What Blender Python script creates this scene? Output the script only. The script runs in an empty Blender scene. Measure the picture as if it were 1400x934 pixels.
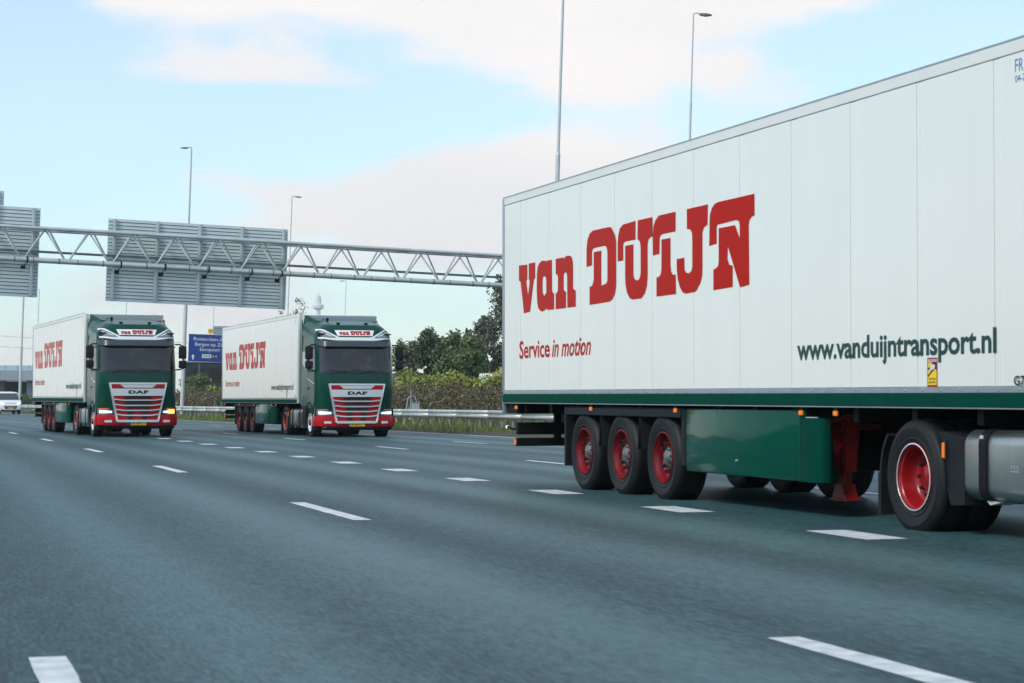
import bpy, bmesh, math, random
from mathutils import Vector, Matrix
R = math.radians
PI = math.pi
random.seed(7)
sc = bpy.context.scene
col = sc.collection

# ------------------------------------------------------------------ camera
cd = bpy.data.cameras.new('camera')
cam = bpy.data.objects.new('camera', cd)
col.objects.link(cam)
cd.sensor_fit = 'HORIZONTAL'
cd.sensor_width = 36.0
cd.lens = 2722.0 / 1400.0 * 36.0
cd.clip_start = 0.1
cd.clip_end = 9000
cam.location = (0, 0, 1.108)
cam.rotation_euler = (R(90 + 1.7255), 0, R(-16.5646))
cd.dof.use_dof = True
cd.dof.focus_distance = 48.0
cd.dof.aperture_fstop = 5.6
sc.camera = cam

# ------------------------------------------------------------------ world, sun, exposure
SUN_EL, SUN_AZ = 40.0, -118.0          # azimuth clockwise from +Y
w = bpy.data.worlds.new('World')
sc.world = w
w.use_nodes = True
nt = w.node_tree
for n in list(nt.nodes):
    nt.nodes.remove(n)
def N(tree, kind, **kw):
    n = tree.nodes.new(kind)
    for k, v in kw.items():
        setattr(n, k, v)
    return n
def M2(tree, op, a, b=None, c=None):
    n = tree.nodes.new('ShaderNodeMath')
    n.operation = op
    for i, v in enumerate((a, b, c)):
        if v is None:
            continue
        if isinstance(v, (int, float)):
            n.inputs[i].default_value = v
        else:
            tree.links.new(v, n.inputs[i])
    return n.outputs[0]
sky = N(nt, 'ShaderNodeTexSky', sky_type='NISHITA', sun_disc=False)
sky.sun_elevation = R(SUN_EL)
sky.sun_rotation = R(SUN_AZ)
sky.air_density = 1.0
sky.dust_density = 0.3
sky.ozone_density = 2.2
tc = N(nt, 'ShaderNodeTexCoord')
sep = N(nt, 'ShaderNodeSeparateXYZ')
nt.links.new(tc.outputs['Generated'], sep.inputs[0])
az = M2(nt, 'MULTIPLY', M2(nt, 'ARCTAN2', sep.outputs[0], sep.outputs[1]), 180 / PI)
el = M2(nt, 'MULTIPLY', M2(nt, 'ARCSINE', sep.outputs[2]), 180 / PI)
# cloud field: noise on azimuth / stretched elevation, plus the cloud banks that stand in this sky
cmb = N(nt, 'ShaderNodeCombineXYZ')
nt.links.new(M2(nt, 'MULTIPLY', sep.outputs[0], 5.0), cmb.inputs[0])
nt.links.new(M2(nt, 'MULTIPLY', sep.outputs[1], 5.0), cmb.inputs[1])
nt.links.new(M2(nt, 'MULTIPLY', sep.outputs[2], 13.0), cmb.inputs[2])
ns = N(nt, 'ShaderNodeTexNoise')
ns.inputs['Scale'].default_value = 1.7
ns.inputs['Detail'].default_value = 7
ns.inputs['Roughness'].default_value = 0.55
ns.inputs['Distortion'].default_value = 0.25
nt.links.new(cmb.outputs[0], ns.inputs['Vector'])
fld = M2(nt, 'MULTIPLY', M2(nt, 'SUBTRACT', ns.outputs[0], 0.5), 2.6)
BANKS = [  # azimuth, elevation, half widths, weight
    (13.0, 12.4, 8.6, 1.5, 1.15), (18.0, 10.4, 4.4, 1.7, 0.85), (8.5, 9.3, 3.4, 0.6, 0.50), (6.0, 11.4, 2.6, 0.9, 0.5),
    (17.0, 6.5, 4.6, 1.2, 0.95), (13.0, 5.3, 3.8, 1.1, 0.80), (20.0, 7.6, 3.0, 1.2, 0.35),
    (26.8, 11.6, 2.6, 0.7, 0.75), (24.0, 9.0, 2.6, 0.9, 0.30), (1.2, 9.5, 3.0, 5.0, -0.95),
    (9.5, 7.6, 4.2, 1.0, -0.75), (14.0, 8.2, 3.0, 0.5, -0.5), (25.5, 10.2, 5.0, 0.6, -0.45), (21.6, 8.9, 0.9, 1.2, -0.35),
    (30.0, 9.5, 3.0, 2.0, -0.20), (4.0, 4.8, 3.5, 1.6, -0.30)]
acc = fld
for a0, e0, sa, se, wt in BANKS:
    da = M2(nt, 'DIVIDE', M2(nt, 'SUBTRACT', az, a0), sa)
    de = M2(nt, 'DIVIDE', M2(nt, 'SUBTRACT', el, e0), se)
    q = M2(nt, 'ADD', M2(nt, 'MULTIPLY', da, da), M2(nt, 'MULTIPLY', de, de))
    g = M2(nt, 'EXPONENT', M2(nt, 'MULTIPLY', q, -1.0))
    acc = M2(nt, 'MULTIPLY_ADD', g, wt, acc)
hz = M2(nt, 'EXPONENT', M2(nt, 'MULTIPLY', M2(nt, 'MAXIMUM', el, 0.0), -0.45))     # pale horizon
acc = M2(nt, 'MULTIPLY_ADD', hz, 0.5, acc)
mr = N(nt, 'ShaderNodeMapRange', interpolation_type='SMOOTHSTEP')
mr.inputs['From Min'].default_value = 0.0
mr.inputs['From Max'].default_value = 0.64
nt.links.new(acc, mr.inputs['Value'])
# cloud brightness varies softly with a second noise
ns2 = N(nt, 'ShaderNodeTexNoise')
ns2.inputs['Scale'].default_value = 1.1
ns2.inputs['Detail'].default_value = 5
nt.links.new(cmb.outputs[0], ns2.inputs['Vector'])
cr = N(nt, 'ShaderNodeMix', data_type='RGBA')
cr.inputs['A'].default_value = (0.79, 0.785, 0.795, 1)
cr.inputs['B'].default_value = (0.92, 0.875, 0.855, 1)
nt.links.new(M2(nt, 'MULTIPLY_ADD', M2(nt, 'SUBTRACT', ns2.outputs[0], 0.5), 2.2, 0.62), cr.inputs['Factor'])
SKY_K = 0.15
tint = N(nt, 'ShaderNodeMix', data_type='RGBA', blend_type='MULTIPLY')
tint.inputs['Factor'].default_value = 1.0
tint.inputs['B'].default_value = (0.95, 1.16, 1.14, 1)
nt.links.new(sky.outputs[0], tint.inputs['A'])
sc_c = N(nt, 'ShaderNodeMix', data_type='RGBA', blend_type='MULTIPLY')
sc_c.inputs['Factor'].default_value = 1.0
CB = 1.0 / SKY_K
sc_c.inputs['B'].default_value = (CB, CB, CB, 1)
nt.links.new(cr.outputs['Result'], sc_c.inputs['A'])
mx = N(nt, 'ShaderNodeMix', data_type='RGBA')
nt.links.new(M2(nt, 'MULTIPLY_ADD', mr.outputs[0], 0.68, 0.32), mx.inputs['Factor'])   # thin veil everywhere
nt.links.new(tint.outputs['Result'], mx.inputs['A'])
nt.links.new(sc_c.outputs['Result'], mx.inputs['B'])
bg = N(nt, 'ShaderNodeBackground')
bg.inputs['Strength'].default_value = SKY_K
nt.links.new(mx.outputs['Result'], bg.inputs['Color'])
wo = N(nt, 'ShaderNodeOutputWorld')
nt.links.new(bg.outputs[0], wo.inputs['Surface'])

sl = bpy.data.lights.new('sun', 'SUN')
sl.energy = 2.0
sl.angle = R(12)
sl.color = (1.0, 0.92, 0.82)
sun = bpy.data.objects.new('sun', sl)
col.objects.link(sun)
sun.rotation_euler = (R(90 - SUN_EL), 0, R(180 - SUN_AZ))
sc.view_settings.view_transform = 'Standard'
sc.view_settings.look = 'None'
sc.view_settings.gamma = 1.0
sc.view_settings.exposure = 0.28

# ------------------------------------------------------------------ helpers
def link(o, parent=None):
    col.objects.link(o)
    if parent is not None:
        o.parent = parent
    return o
def tag(o, label=None, cat=None, group=None, kind=None):
    if label: o['label'] = label
    if cat: o['category'] = cat
    if group: o['group'] = group
    if kind: o['kind'] = kind
    return o
def empty(name, loc=(0, 0, 0), rot=(0, 0, 0)):
    o = bpy.data.objects.new(name, None)
    o.empty_display_size = 0.3
    o.location = loc
    o.rotation_euler = rot
    return link(o)
def copy_tree(o, parent=None, skip=()):
    c = o.copy()
    link(c)
    c.parent = parent
    for ch in list(o.children):
        if ch.name.split('.')[0] not in skip:
            copy_tree(ch, c, skip)
    return c
class B:
    """collects geometry and links it as one mesh object"""
    def __init__(s):
        s.v = []; s.f = []
    def add(s, vs, fs):
        k = len(s.v)
        s.v += [tuple(p) for p in vs]
        s.f += [tuple(i + k for i in f) for f in fs]
        return s
    def box(s, x0, x1, y0, y1, z0, z1):
        return s.add([(x0,y0,z0),(x1,y0,z0),(x1,y1,z0),(x0,y1,z0),(x0,y0,z1),(x1,y0,z1),(x1,y1,z1),(x0,y1,z1)],
                     [(0,3,2,1),(4,5,6,7),(0,1,5,4),(1,2,6,5),(2,3,7,6),(3,0,4,7)])
    def rbox(s, x0, x1, y0, y1, z0, z1, b=0.02, seg=2):
        bm = bmesh.new()
        bmesh.ops.create_cube(bm, size=1)
        for v in bm.verts:
            v.co = ((x0+x1)/2 + v.co.x*(x1-x0), (y0+y1)/2 + v.co.y*(y1-y0), (z0+z1)/2 + v.co.z*(z1-z0))
        bmesh.ops.bevel(bm, geom=bm.edges[:], offset=b, segments=seg, affect='EDGES', profile=0.5)
        s.bm(bm)
        return s
    def bm(s, bm):
        bm.verts.index_update()
        s.add([v.co[:] for v in bm.verts], [[v.index for v in f.verts] for f in bm.faces])
        bm.free()
        return s
    def tube(s, p0, p1, r0, r1=None, n=10, cap=True):
        r1 = r0 if r1 is None else r1
        p0 = Vector(p0); p1 = Vector(p1)
        d = (p1 - p0).normalized()
        a = d.orthogonal().normalized(); b = d.cross(a)
        vs = []
        for p, r in ((p0, r0), (p1, r1)):
            for i in range(n):
                t = 2*PI*i/n
                vs.append(p + a*math.cos(t)*r + b*math.sin(t)*r)
        fs = [(i, (i+1) % n, n+(i+1) % n, n+i) for i in range(n)]
        if cap:
            fs += [tuple(range(n-1, -1, -1)), tuple(range(n, 2*n))]
        return s.add(vs, fs)
    def path(s, pts, r, n=8):
        for a, b in zip(pts[:-1], pts[1:]):
            s.tube(a, b, r, r, n)
        return s
    def lathe(s, prof, n=32, axis='Y', c=(0, 0, 0), flip=False, close=False):
        """profile of (radius, along axis)"""
        vs = []; m = len(prof)
        for i in range(n):
            t = 2*PI*i/n
            for r, y in prof:
                a, b = r*math.cos(t), r*math.sin(t)
                p = (a, y, b) if axis == 'Y' else ((a, b, y) if axis == 'Z' else (y, a, b))
                vs.append((p[0]+c[0], p[1]+c[1], p[2]+c[2]))
        fs = []
        last = m if close else m-1
        for i in range(n):
            j = (i+1) % n
            for k in range(last):
                l = (k+1) % m
                fs.append((i*m+k, i*m+l, j*m+l, j*m+k))
        if flip:
            fs = [f[::-1] for f in fs]
        return s.add(vs, fs)
    def prism(s, poly, fn0, fn1):
        """polygon of 2-D points, mapped by fn0 (one face) and fn1 (other face); any simple outline"""
        n = len(poly)
        vs = [fn0(*p) for p in poly] + [fn1(*p) for p in poly]
        from mathutils.geometry import tessellate_polygon
        tr = tessellate_polygon([[Vector((p[0], p[1], 0)) for p in poly]])
        fs = [tuple(t) for t in tr] + [tuple(n+i for i in t[::-1]) for t in tr]
        fs += [(i, (i+1) % n, n+(i+1) % n, n+i) for i in range(n)]
        return s.add(vs, fs)
    def obj(s, name, mat, parent=None, smooth=None, kind=None, loc=None, norm=True):
        me = bpy.data.meshes.new(name)
        me.from_pydata(s.v, [], s.f)
        if norm:
            bm = bmesh.new(); bm.from_mesh(me)
            bmesh.ops.recalc_face_normals(bm, faces=bm.faces[:])
            bm.to_mesh(me); bm.free()
        if smooth:
            for p in me.polygons: p.use_smooth = True
            me.set_sharp_from_angle(angle=R(smooth))
        me.materials.append(mat)
        o = bpy.data.objects.new(name, me)
        if loc: o.location = loc
        if kind: o['kind'] = kind
        return link(o, parent)

# ------------------------------------------------------------------ materials
MAT = {}
def mat(name, c, rough=0.5, metal=0.0, coat=0.0, var=0.0, vscale=3.0, bump=0.0, bscale=40.0, stretch=(1, 1, 1),
        emis=None, estr=0.0, spec=0.5, dark=None, detail=4, coords='Object', trans=0.0, rvar=0.0):
    m = bpy.data.materials.new(name)
    m.use_nodes = True
    t = m.node_tree
    p = t.nodes['Principled BSDF']
    p.inputs['Base Color'].default_value = (*c, 1)
    p.inputs['Roughness'].default_value = rough
    p.inputs['Metallic'].default_value = metal
    p.inputs['Coat Weight'].default_value = coat
    p.inputs['Coat Roughness'].default_value = 0.06
    p.inputs['Specular IOR Level'].default_value = spec
    if emis:
        p.inputs['Emission Color'].default_value = (*emis, 1)
        p.inputs['Emission Strength'].default_value = estr
    if var or bump or rvar:
        tcn = t.nodes.new('ShaderNodeTexCoord')
        mp = t.nodes.new('ShaderNodeMapping')
        mp.inputs['Scale'].default_value = stretch
        t.links.new(tcn.outputs[coords], mp.inputs[0])
    if var:
        nz = t.nodes.new('ShaderNodeTexNoise')
        nz.inputs['Scale'].default_value = vscale
        nz.inputs['Detail'].default_value = detail
        t.links.new(mp.outputs[0], nz.inputs['Vector'])
        rp = t.nodes.new('ShaderNodeMapRange')
        rp.inputs['From Min'].default_value = 0.3
        rp.inputs['From Max'].default_value = 0.7
        t.links.new(nz.outputs[0], rp.inputs['Value'])
        mxn = t.nodes.new('ShaderNodeMix'); mxn.data_type = 'RGBA'
        d = dark if dark else tuple(x*(1-var) for x in c)
        mxn.inputs['A'].default_value = (*d, 1)
        mxn.inputs['B'].default_value = (*c, 1)
        t.links.new(rp.outputs[0], mxn.inputs['Factor'])
        t.links.new(mxn.outputs['Result'], p.inputs['Base Color'])
        if rvar:
            rr = t.nodes.new('ShaderNodeMapRange')
            rr.inputs['To Min'].default_value = rough + rvar
            rr.inputs['To Max'].default_value = rough - rvar
            t.links.new(nz.outputs[0], rr.inputs['Value'])
            t.links.new(rr.outputs[0], p.inputs['Roughness'])
    if bump:
        nb = t.nodes.new('ShaderNodeTexNoise')
        nb.inputs['Scale'].default_value = bscale
        nb.inputs['Detail'].default_value = 3
        t.links.new(mp.outputs[0], nb.inputs['Vector'])
        bp = t.nodes.new('ShaderNodeBump')
        bp.inputs['Strength'].default_value = 1.0
        bp.inputs['Distance'].default_value = bump
        t.links.new(nb.outputs[0], bp.inputs['Height'])
        t.links.new(bp.outputs[0], p.inputs['Normal'])
    MAT[name] = m
    return m
mat('panel_white', (0.80, 0.82, 0.78), 0.2, var=0.035, vscale=1.1, bump=0.0022, bscale=1.1, coat=0.35, stretch=(2.2, 1, .5), detail=7)
mat('rail_white', (0.76, 0.79, 0.76), 0.45, var=0.06, vscale=2, spec=0.3)
mat('seam', (0.50, 0.56, 0.56), 0.5)
mat('seam_dark', (0.33, 0.36, 0.36), 0.6)
mat('alu_rail', (0.42, 0.48, 0.51), 0.38, metal=0.55, var=0.2, vscale=4)
mat('green', (0.0, 0.056, 0.038), 0.65, spec=0.05, var=0.15, vscale=2)
mat('green_cab', (0.001, 0.054, 0.038), 0.25, coat=0.2, spec=0.2, var=0.12, vscale=2)
mat('green_dent', (0.002, 0.066, 0.044), 0.12, spec=0.10, bump=0.028, bscale=0.7, stretch=(.6, 1, 2.2))
mat('green_ink', (0.0, 0.045, 0.036), 0.35)
mat('red_ink', (0.44, 0.006, 0.001), 0.2, spec=0.03, bump=0.0012, bscale=1.3)
mat('red_paint', (0.42, 0.004, 0.008), 0.3, coat=0.12, spec=0.25)
mat('red_rim', (0.22, 0.006, 0.013), 0.35, var=0.35, vscale=8, spec=0.4)
mat('red_drive', (0.30, 0.006, 0.010), 0.28, spec=0.5, var=0.2, vscale=5)
mat('red_leg', (0.22, 0.008, 0.008), 0.5, var=0.35, vscale=7)
mat('maroon', (0.06, 0.004, 0.008), 0.4)
mat('chassis', (0.007, 0.010, 0.012), 0.6, spec=0.2, var=0.4, vscale=6)
mat('plastic', (0.011, 0.015, 0.018), 0.6, spec=0.25, var=0.3, vscale=5)
mat('visor', (0.035, 0.055, 0.07), 0.35)
mat('rubber', (0.010, 0.012, 0.013), 0.58, spec=0.35, var=0.35, vscale=9, bump=0.002, bscale=60)
mat('tank', (0.52, 0.53, 0.51), 0.33, metal=1.0, var=0.10, vscale=3, stretch=(9, 2, 0.4), rvar=0.06)
mat('hub', (0.34, 0.34, 0.32), 0.45, metal=0.8, var=0.6, vscale=18)
mat('nut', (0.03, 0.03, 0.03), 0.5, metal=0.5)
mat('chrome', (0.72, 0.76, 0.78), 0.22, metal=0.6)
mat('silver', (0.70, 0.75, 0.77), 0.28, metal=0.35)
mat('white_gloss', (0.80, 0.83, 0.84), 0.25, coat=0.4)
mat('amber', (0.75, 0.18, 0.01), 0.25, coat=0.5, emis=(1, .25, .02), estr=0.25)
mat('amber_lit', (0.9, 0.35, 0.05), 0.25, emis=(1, .42, .08), estr=2.2)
mat('lamp_lit', (0.9, 0.92, 0.95), 0.15, emis=(1, .98, .93), estr=0.75)
mat('lamp_grey', (0.20, 0.23, 0.25), 0.15, coat=1)
mat('lens_red', (0.35, 0.01, 0.01), 0.2, coat=0.5)
mat('plate_yellow', (0.80, 0.50, 0.01), 0.4)
mat('plate_blue', (0.01, 0.06, 0.35), 0.4)
mat('ink_black', (0.008, 0.010, 0.012), 0.4)
mat('ink_blue', (0.05, 0.19, 0.50), 0.4)
mat('sticker_red', (0.32, 0.006, 0.035), 0.4)
mat('sticker_yellow', (0.85, 0.60, 0.02), 0.4)
mat('sticker_white', (0.62, 0.70, 0.78), 0.4)
mat('interior', (0.02, 0.023, 0.026), 0.8)
mat('galv', (0.58, 0.63, 0.63), 0.45, metal=0.35, var=0.22, vscale=1.5)
mat('lamp_steel', (0.55, 0.60, 0.61), 0.5, metal=0.1, var=0.1)
mat('galv_dull', (0.34, 0.38, 0.40), 0.5, metal=0.25, var=0.25, vscale=1.2)
mat('galv_dark', (0.12, 0.15, 0.15), 0.6, var=0.3)
mat('board_back', (0.60, 0.70, 0.71), 0.5, metal=0.1, var=0.12, vscale=0.8)
mat('board_rib', (0.52, 0.59, 0.60), 0.5, metal=0.1, var=0.1)
mat('sign_blue', (0.004, 0.05, 0.26), 0.4)
mat('sign_white', (0.78, 0.80, 0.80), 0.4)
mat('concrete', (0.27, 0.33, 0.38), 0.8, var=0.12, vscale=0.3)
mat('glass_blue', (0.35, 0.52, 0.62), 0.15, spec=0.6)
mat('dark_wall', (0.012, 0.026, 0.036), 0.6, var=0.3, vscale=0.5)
mat('far_haze_pale', (0.74, 0.79, 0.80), 0.8)  # far tower: distance haze put into the colour, close to the sky's tone
mat('far_grey', (0.20, 0.27, 0.33), 0.7)
mat('van_white', (0.76, 0.79, 0.81), 0.25, coat=0.5)
mat('skin', (0.45, 0.24, 0.16), 0.6)
mat('shirt', (0.06, 0.09, 0.13), 0.9)
mat('toy', (0.75, 0.20, 0.03), 0.7, var=0.6, vscale=20, dark=(0.7, 0.5, 0.05))
mat('bark', (0.07, 0.06, 0.05), 0.9, var=0.4, vscale=8)
def leafmat(name, c, c2, tr=0.3):
    m = mat(name, c, 0.6, var=0.5, vscale=0.9, dark=c2, detail=8)
    return m
leafmat('leaf_mid', (0.125, 0.19, 0.06), (0.055, 0.10, 0.04))
leafmat('leaf_dark', (0.075, 0.115, 0.06), (0.04, 0.07, 0.042))
leafmat('leaf_grey', (0.14, 0.16, 0.11), (0.075, 0.09, 0.07))
leafmat('leaf_olive', (0.19, 0.20, 0.09), (0.10, 0.115, 0.06))
leafmat('leaf_yellow', (0.36, 0.38, 0.06), (0.13, 0.18, 0.05))
leafmat('leaf_pale', (0.30, 0.30, 0.17), (0.2, 0.2, 0.12))
leafmat('weed_brown', (0.165, 0.12, 0.065), (0.07, 0.075, 0.035))
leafmat('grass', (0.16, 0.22, 0.04), (0.08, 0.13, 0.03))
mat('flower', (0.75, 0.55, 0.02), 0.6)
mat('soil', (0.055, 0.06, 0.03), 0.9, var=0.4, vscale=0.8)
mat('field', (0.07, 0.09, 0.035), 0.9, var=0.4, vscale=0.05)

# glass that shows the dark cabin behind it
g = bpy.data.materials.new('glass'); g.use_nodes = True
t = g.node_tree; t.nodes.clear()
lw = N(t, 'ShaderNodeFresnel'); lw.inputs[0].default_value = 1.5
gl = N(t, 'ShaderNodeBsdfGlossy'); gl.inputs['Roughness'].default_value = 0.03
tp = N(t, 'ShaderNodeBsdfTransparent'); tp.inputs[0].default_value = (0.62, 0.72, 0.74, 1)
ms = N(t, 'ShaderNodeMixShader'); ou = N(t, 'ShaderNodeOutputMaterial')
t.links.new(M2(t, 'MULTIPLY_ADD', lw.outputs[0], 1.0, 0.05), ms.inputs[0]); t.links.new(tp.outputs[0], ms.inputs[1]); t.links.new(gl.outputs[0], ms.inputs[2])
t.links.new(ms.outputs[0], ou.inputs[0]); MAT['glass'] = g

# asphalt: UV in metres (u across the road, v along it)
a = bpy.data.materials.new('asphalt'); a.use_nodes = True
t = a.node_tree; p = t.nodes['Principled BSDF']
tcn = N(t, 'ShaderNodeTexCoord')
def noise(scale, stretch, detail=4, rough=0.6):
    mp = N(t, 'ShaderNodeMapping'); mp.inputs['Scale'].default_value = stretch
    t.links.new(tcn.outputs['UV'], mp.inputs[0])
    n = N(t, 'ShaderNodeTexNoise'); n.inputs['Scale'].default_value = scale
    n.inputs['Detail'].default_value = detail; n.inputs['Roughness'].default_value = rough
    t.links.new(mp.outputs[0], n.inputs['Vector'])
    return n.outputs[0]
grain = noise(44, (1, 0.14, 1), 3, 0.75)
mid = noise(9, (1, 0.18, 1), 4)
lane = noise(0.55, (1, 0.012, 1), 3, 0.5)
patch = noise(0.22, (1, 0.35, 1), 4)
sep = N(t, 'ShaderNodeSeparateXYZ'); t.links.new(tcn.outputs['UV'], sep.inputs[0])
# wheel tracks: two polished strips in each 3.48 m lane
ph = M2(t, 'MULTIPLY', M2(t, 'SUBTRACT', sep.outputs[0], 0.55), 2*PI/1.74)
trk = M2(t, 'MULTIPLY', M2(t, 'COSINE', ph), -0.5)
v = M2(t, 'MULTIPLY_ADD', M2(t, 'SUBTRACT', grain, 0.5), 3.0, 0.5)
v = M2(t, 'MULTIPLY_ADD', M2(t, 'SUBTRACT', mid, 0.5), 1.0, v)
v = M2(t, 'MULTIPLY_ADD', M2(t, 'SUBTRACT', lane, 0.5), 1.0, v)
v = M2(t, 'MULTIPLY_ADD', M2(t, 'SUBTRACT', patch, 0.5), 0.7, v)
v = M2(t, 'MULTIPLY_ADD', trk, 0.36, v)
p.inputs['Specular IOR Level'].default_value = 0.28
# longitudinal paving joints beside the lane lines, broken up by noise
for jr in (0.34, 3.77, 7.16, 10.80, 14.3):
    dj = M2(t, 'ABSOLUTE', M2(t, 'SUBTRACT', sep.outputs[0], jr))
    dj = M2(t, 'MULTIPLY_ADD', M2(t, 'SUBTRACT', mid, 0.5), 0.05, dj)
    v = M2(t, 'MULTIPLY_ADD', M2(t, 'LESS_THAN', dj, 0.014), -0.34, v)
rp = N(t, 'ShaderNodeValToRGB')
rp.color_ramp.elements[0].color = (0.005, 0.031, 0.038, 1)
rp.color_ramp.elements[1].color = (0.054, 0.136, 0.147, 1)
t.links.new(v, rp.inputs[0])
t.links.new(rp.outputs[0], p.inputs['Base Color'])
rr = N(t, 'ShaderNodeMapRange'); rr.inputs['To Min'].default_value = 0.62; rr.inputs['To Max'].default_value = 0.42
t.links.new(M2(t, 'MULTIPLY_ADD', trk, 0.3, lane), rr.inputs['Value']); t.links.new(rr.outputs[0], p.inputs['Roughness'])
bp = N(t, 'ShaderNodeBump'); bp.inputs['Distance'].default_value = 0.006; bp.inputs['Strength'].default_value = 0.8
t.links.new(grain, bp.inputs['Height']); t.links.new(bp.outputs[0], p.inputs['Normal'])
MAT['asphalt'] = a
# road paint, worn through to the asphalt in specks
m = mat('road_paint', (0.72, 0.76, 0.76), 0.55, var=0.35, vscale=7, detail=9, dark=(0.40, 0.46, 0.48))

# ------------------------------------------------------------------ the setting: road, verge, ground
K, Y0 = 3.3e-4, 22.0
def bend(y):
    return -K * max(y - Y0, 0.0)**2
def rp_(r, y, z=0.0):
    """road coordinates: r metres right of the camera car, y metres back along the carriageway"""
    return (r + bend(y), y, z)
def strip(name, rs, ys, zs, m, uv=True, parent=None, kind='structure'):
    vs, fs = [], []
    for y in ys:
        for r, z in zip(rs, zs):
            vs.append(rp_(r, y, z))
    n = len(rs)
    for i in range(len(ys)-1):
        for k in range(n-1):
            fs.append((i*n+k, i*n+k+1, (i+1)*n+k+1, (i+1)*n+k))
    me = bpy.data.meshes.new(name); me.from_pydata(vs, [], fs)
    if uv:
        ul = me.uv_layers.new(name='UVMap')
        for lp in me.loops:
            i = lp.vertex_index
            ul.data[lp.index].uv = (rs[i % n], ys[i//n])
    for q in me.polygons: q.use_smooth = True
    me.materials.append(m)
    o = bpy.data.objects.new(name, me)
    if kind: o['kind'] = kind
    return link(o, parent)
YS = [-60, -30, 0, 10, 22] + list(range(30, 420, 8))
road = strip('road', [-9.0, -3, 0.5, 4, 7.5, 11, 14.5, 18.15], YS, [0]*8, MAT['asphalt'])
gm = B().add([(-3400, -3400, -0.12), (3400, -3400, -0.12), (3400, 3400, -0.12), (-3400, 3400, -0.12)], [(0, 1, 2, 3)]).obj('ground', MAT['field'], kind='structure')
VR = [18.15, 18.4, 20, 21.3, 23, 25, 28, 33, 45, 70]
VZ = [-0.004, 0.03, 0.05, 0.02, 0.05, 0.30, 0.65, 0.9, 0.9, 0.4]
verge = strip('verge', VR, YS, VZ, MAT['soil'])
vl = strip('verge', [-30, -16, -9.0], YS, [0.5, 0.1, -0.004], MAT['soil'])
def vz(r):
    for i in range(len(VR)-1):
        if VR[i] <= r <= VR[i+1]:
            return VZ[i] + (VZ[i+1]-VZ[i])*(r-VR[i])/(VR[i+1]-VR[i])
    return 0.0

# painted markings, a thin worn coat each
def dash(rc, wd, y0, y1, name='lane_dash'):
    b = B(); n = max(1, int((y1-y0)/(.16 if y1-y0 < 10 else 2.0))); jr_ = random.Random(int(rc*100+y0*10)); e_ = .0022
    ys = [y0 + (y1-y0)*i/n for i in range(n+1)]
    L = [rp_(rc-wd/2+jr_.gauss(0, e_), y, 0.004) for y in ys] + [rp_(rc+wd/2+jr_.gauss(0, e_), y, 0.004) for y in ys]
    b.add(L, [(i, n+1+i, n+2+i, i+1) for i in range(n)])
    return b.obj(name, MAT['road_paint'], road)
for k in range(-1, 9):
    y1 = 8.62 + 13.0*k
    dash(3.89 if k < 1 else 3.97, 0.17, y1-3.4, y1)
    if 1.0 > 0.04*y1: dash(0.54, 0.16, y1+0.25-3.4, y1+0.25)
for k in range(0, 28):
    y0 = 14.5 + 4.07*(k-2)
    dash(7.46, 0.38, y0, y0+1.15, 'lane_block')
for yc in (22.4, 34.3, 46.4, 58.0, 68.6, 80.5, 93, 106, 119):
    dash(11.0, 0.16, yc-1.5, yc+1.5)
for yc in (25.8, 38.8, 51.8, 64.8, 77.8, 90.8, 103.8, 117):
    dash(14.5, 0.16, yc-1.5, yc+1.5)
dash(17.85, 0.20, -20, 400, 'edge_line')

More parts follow.
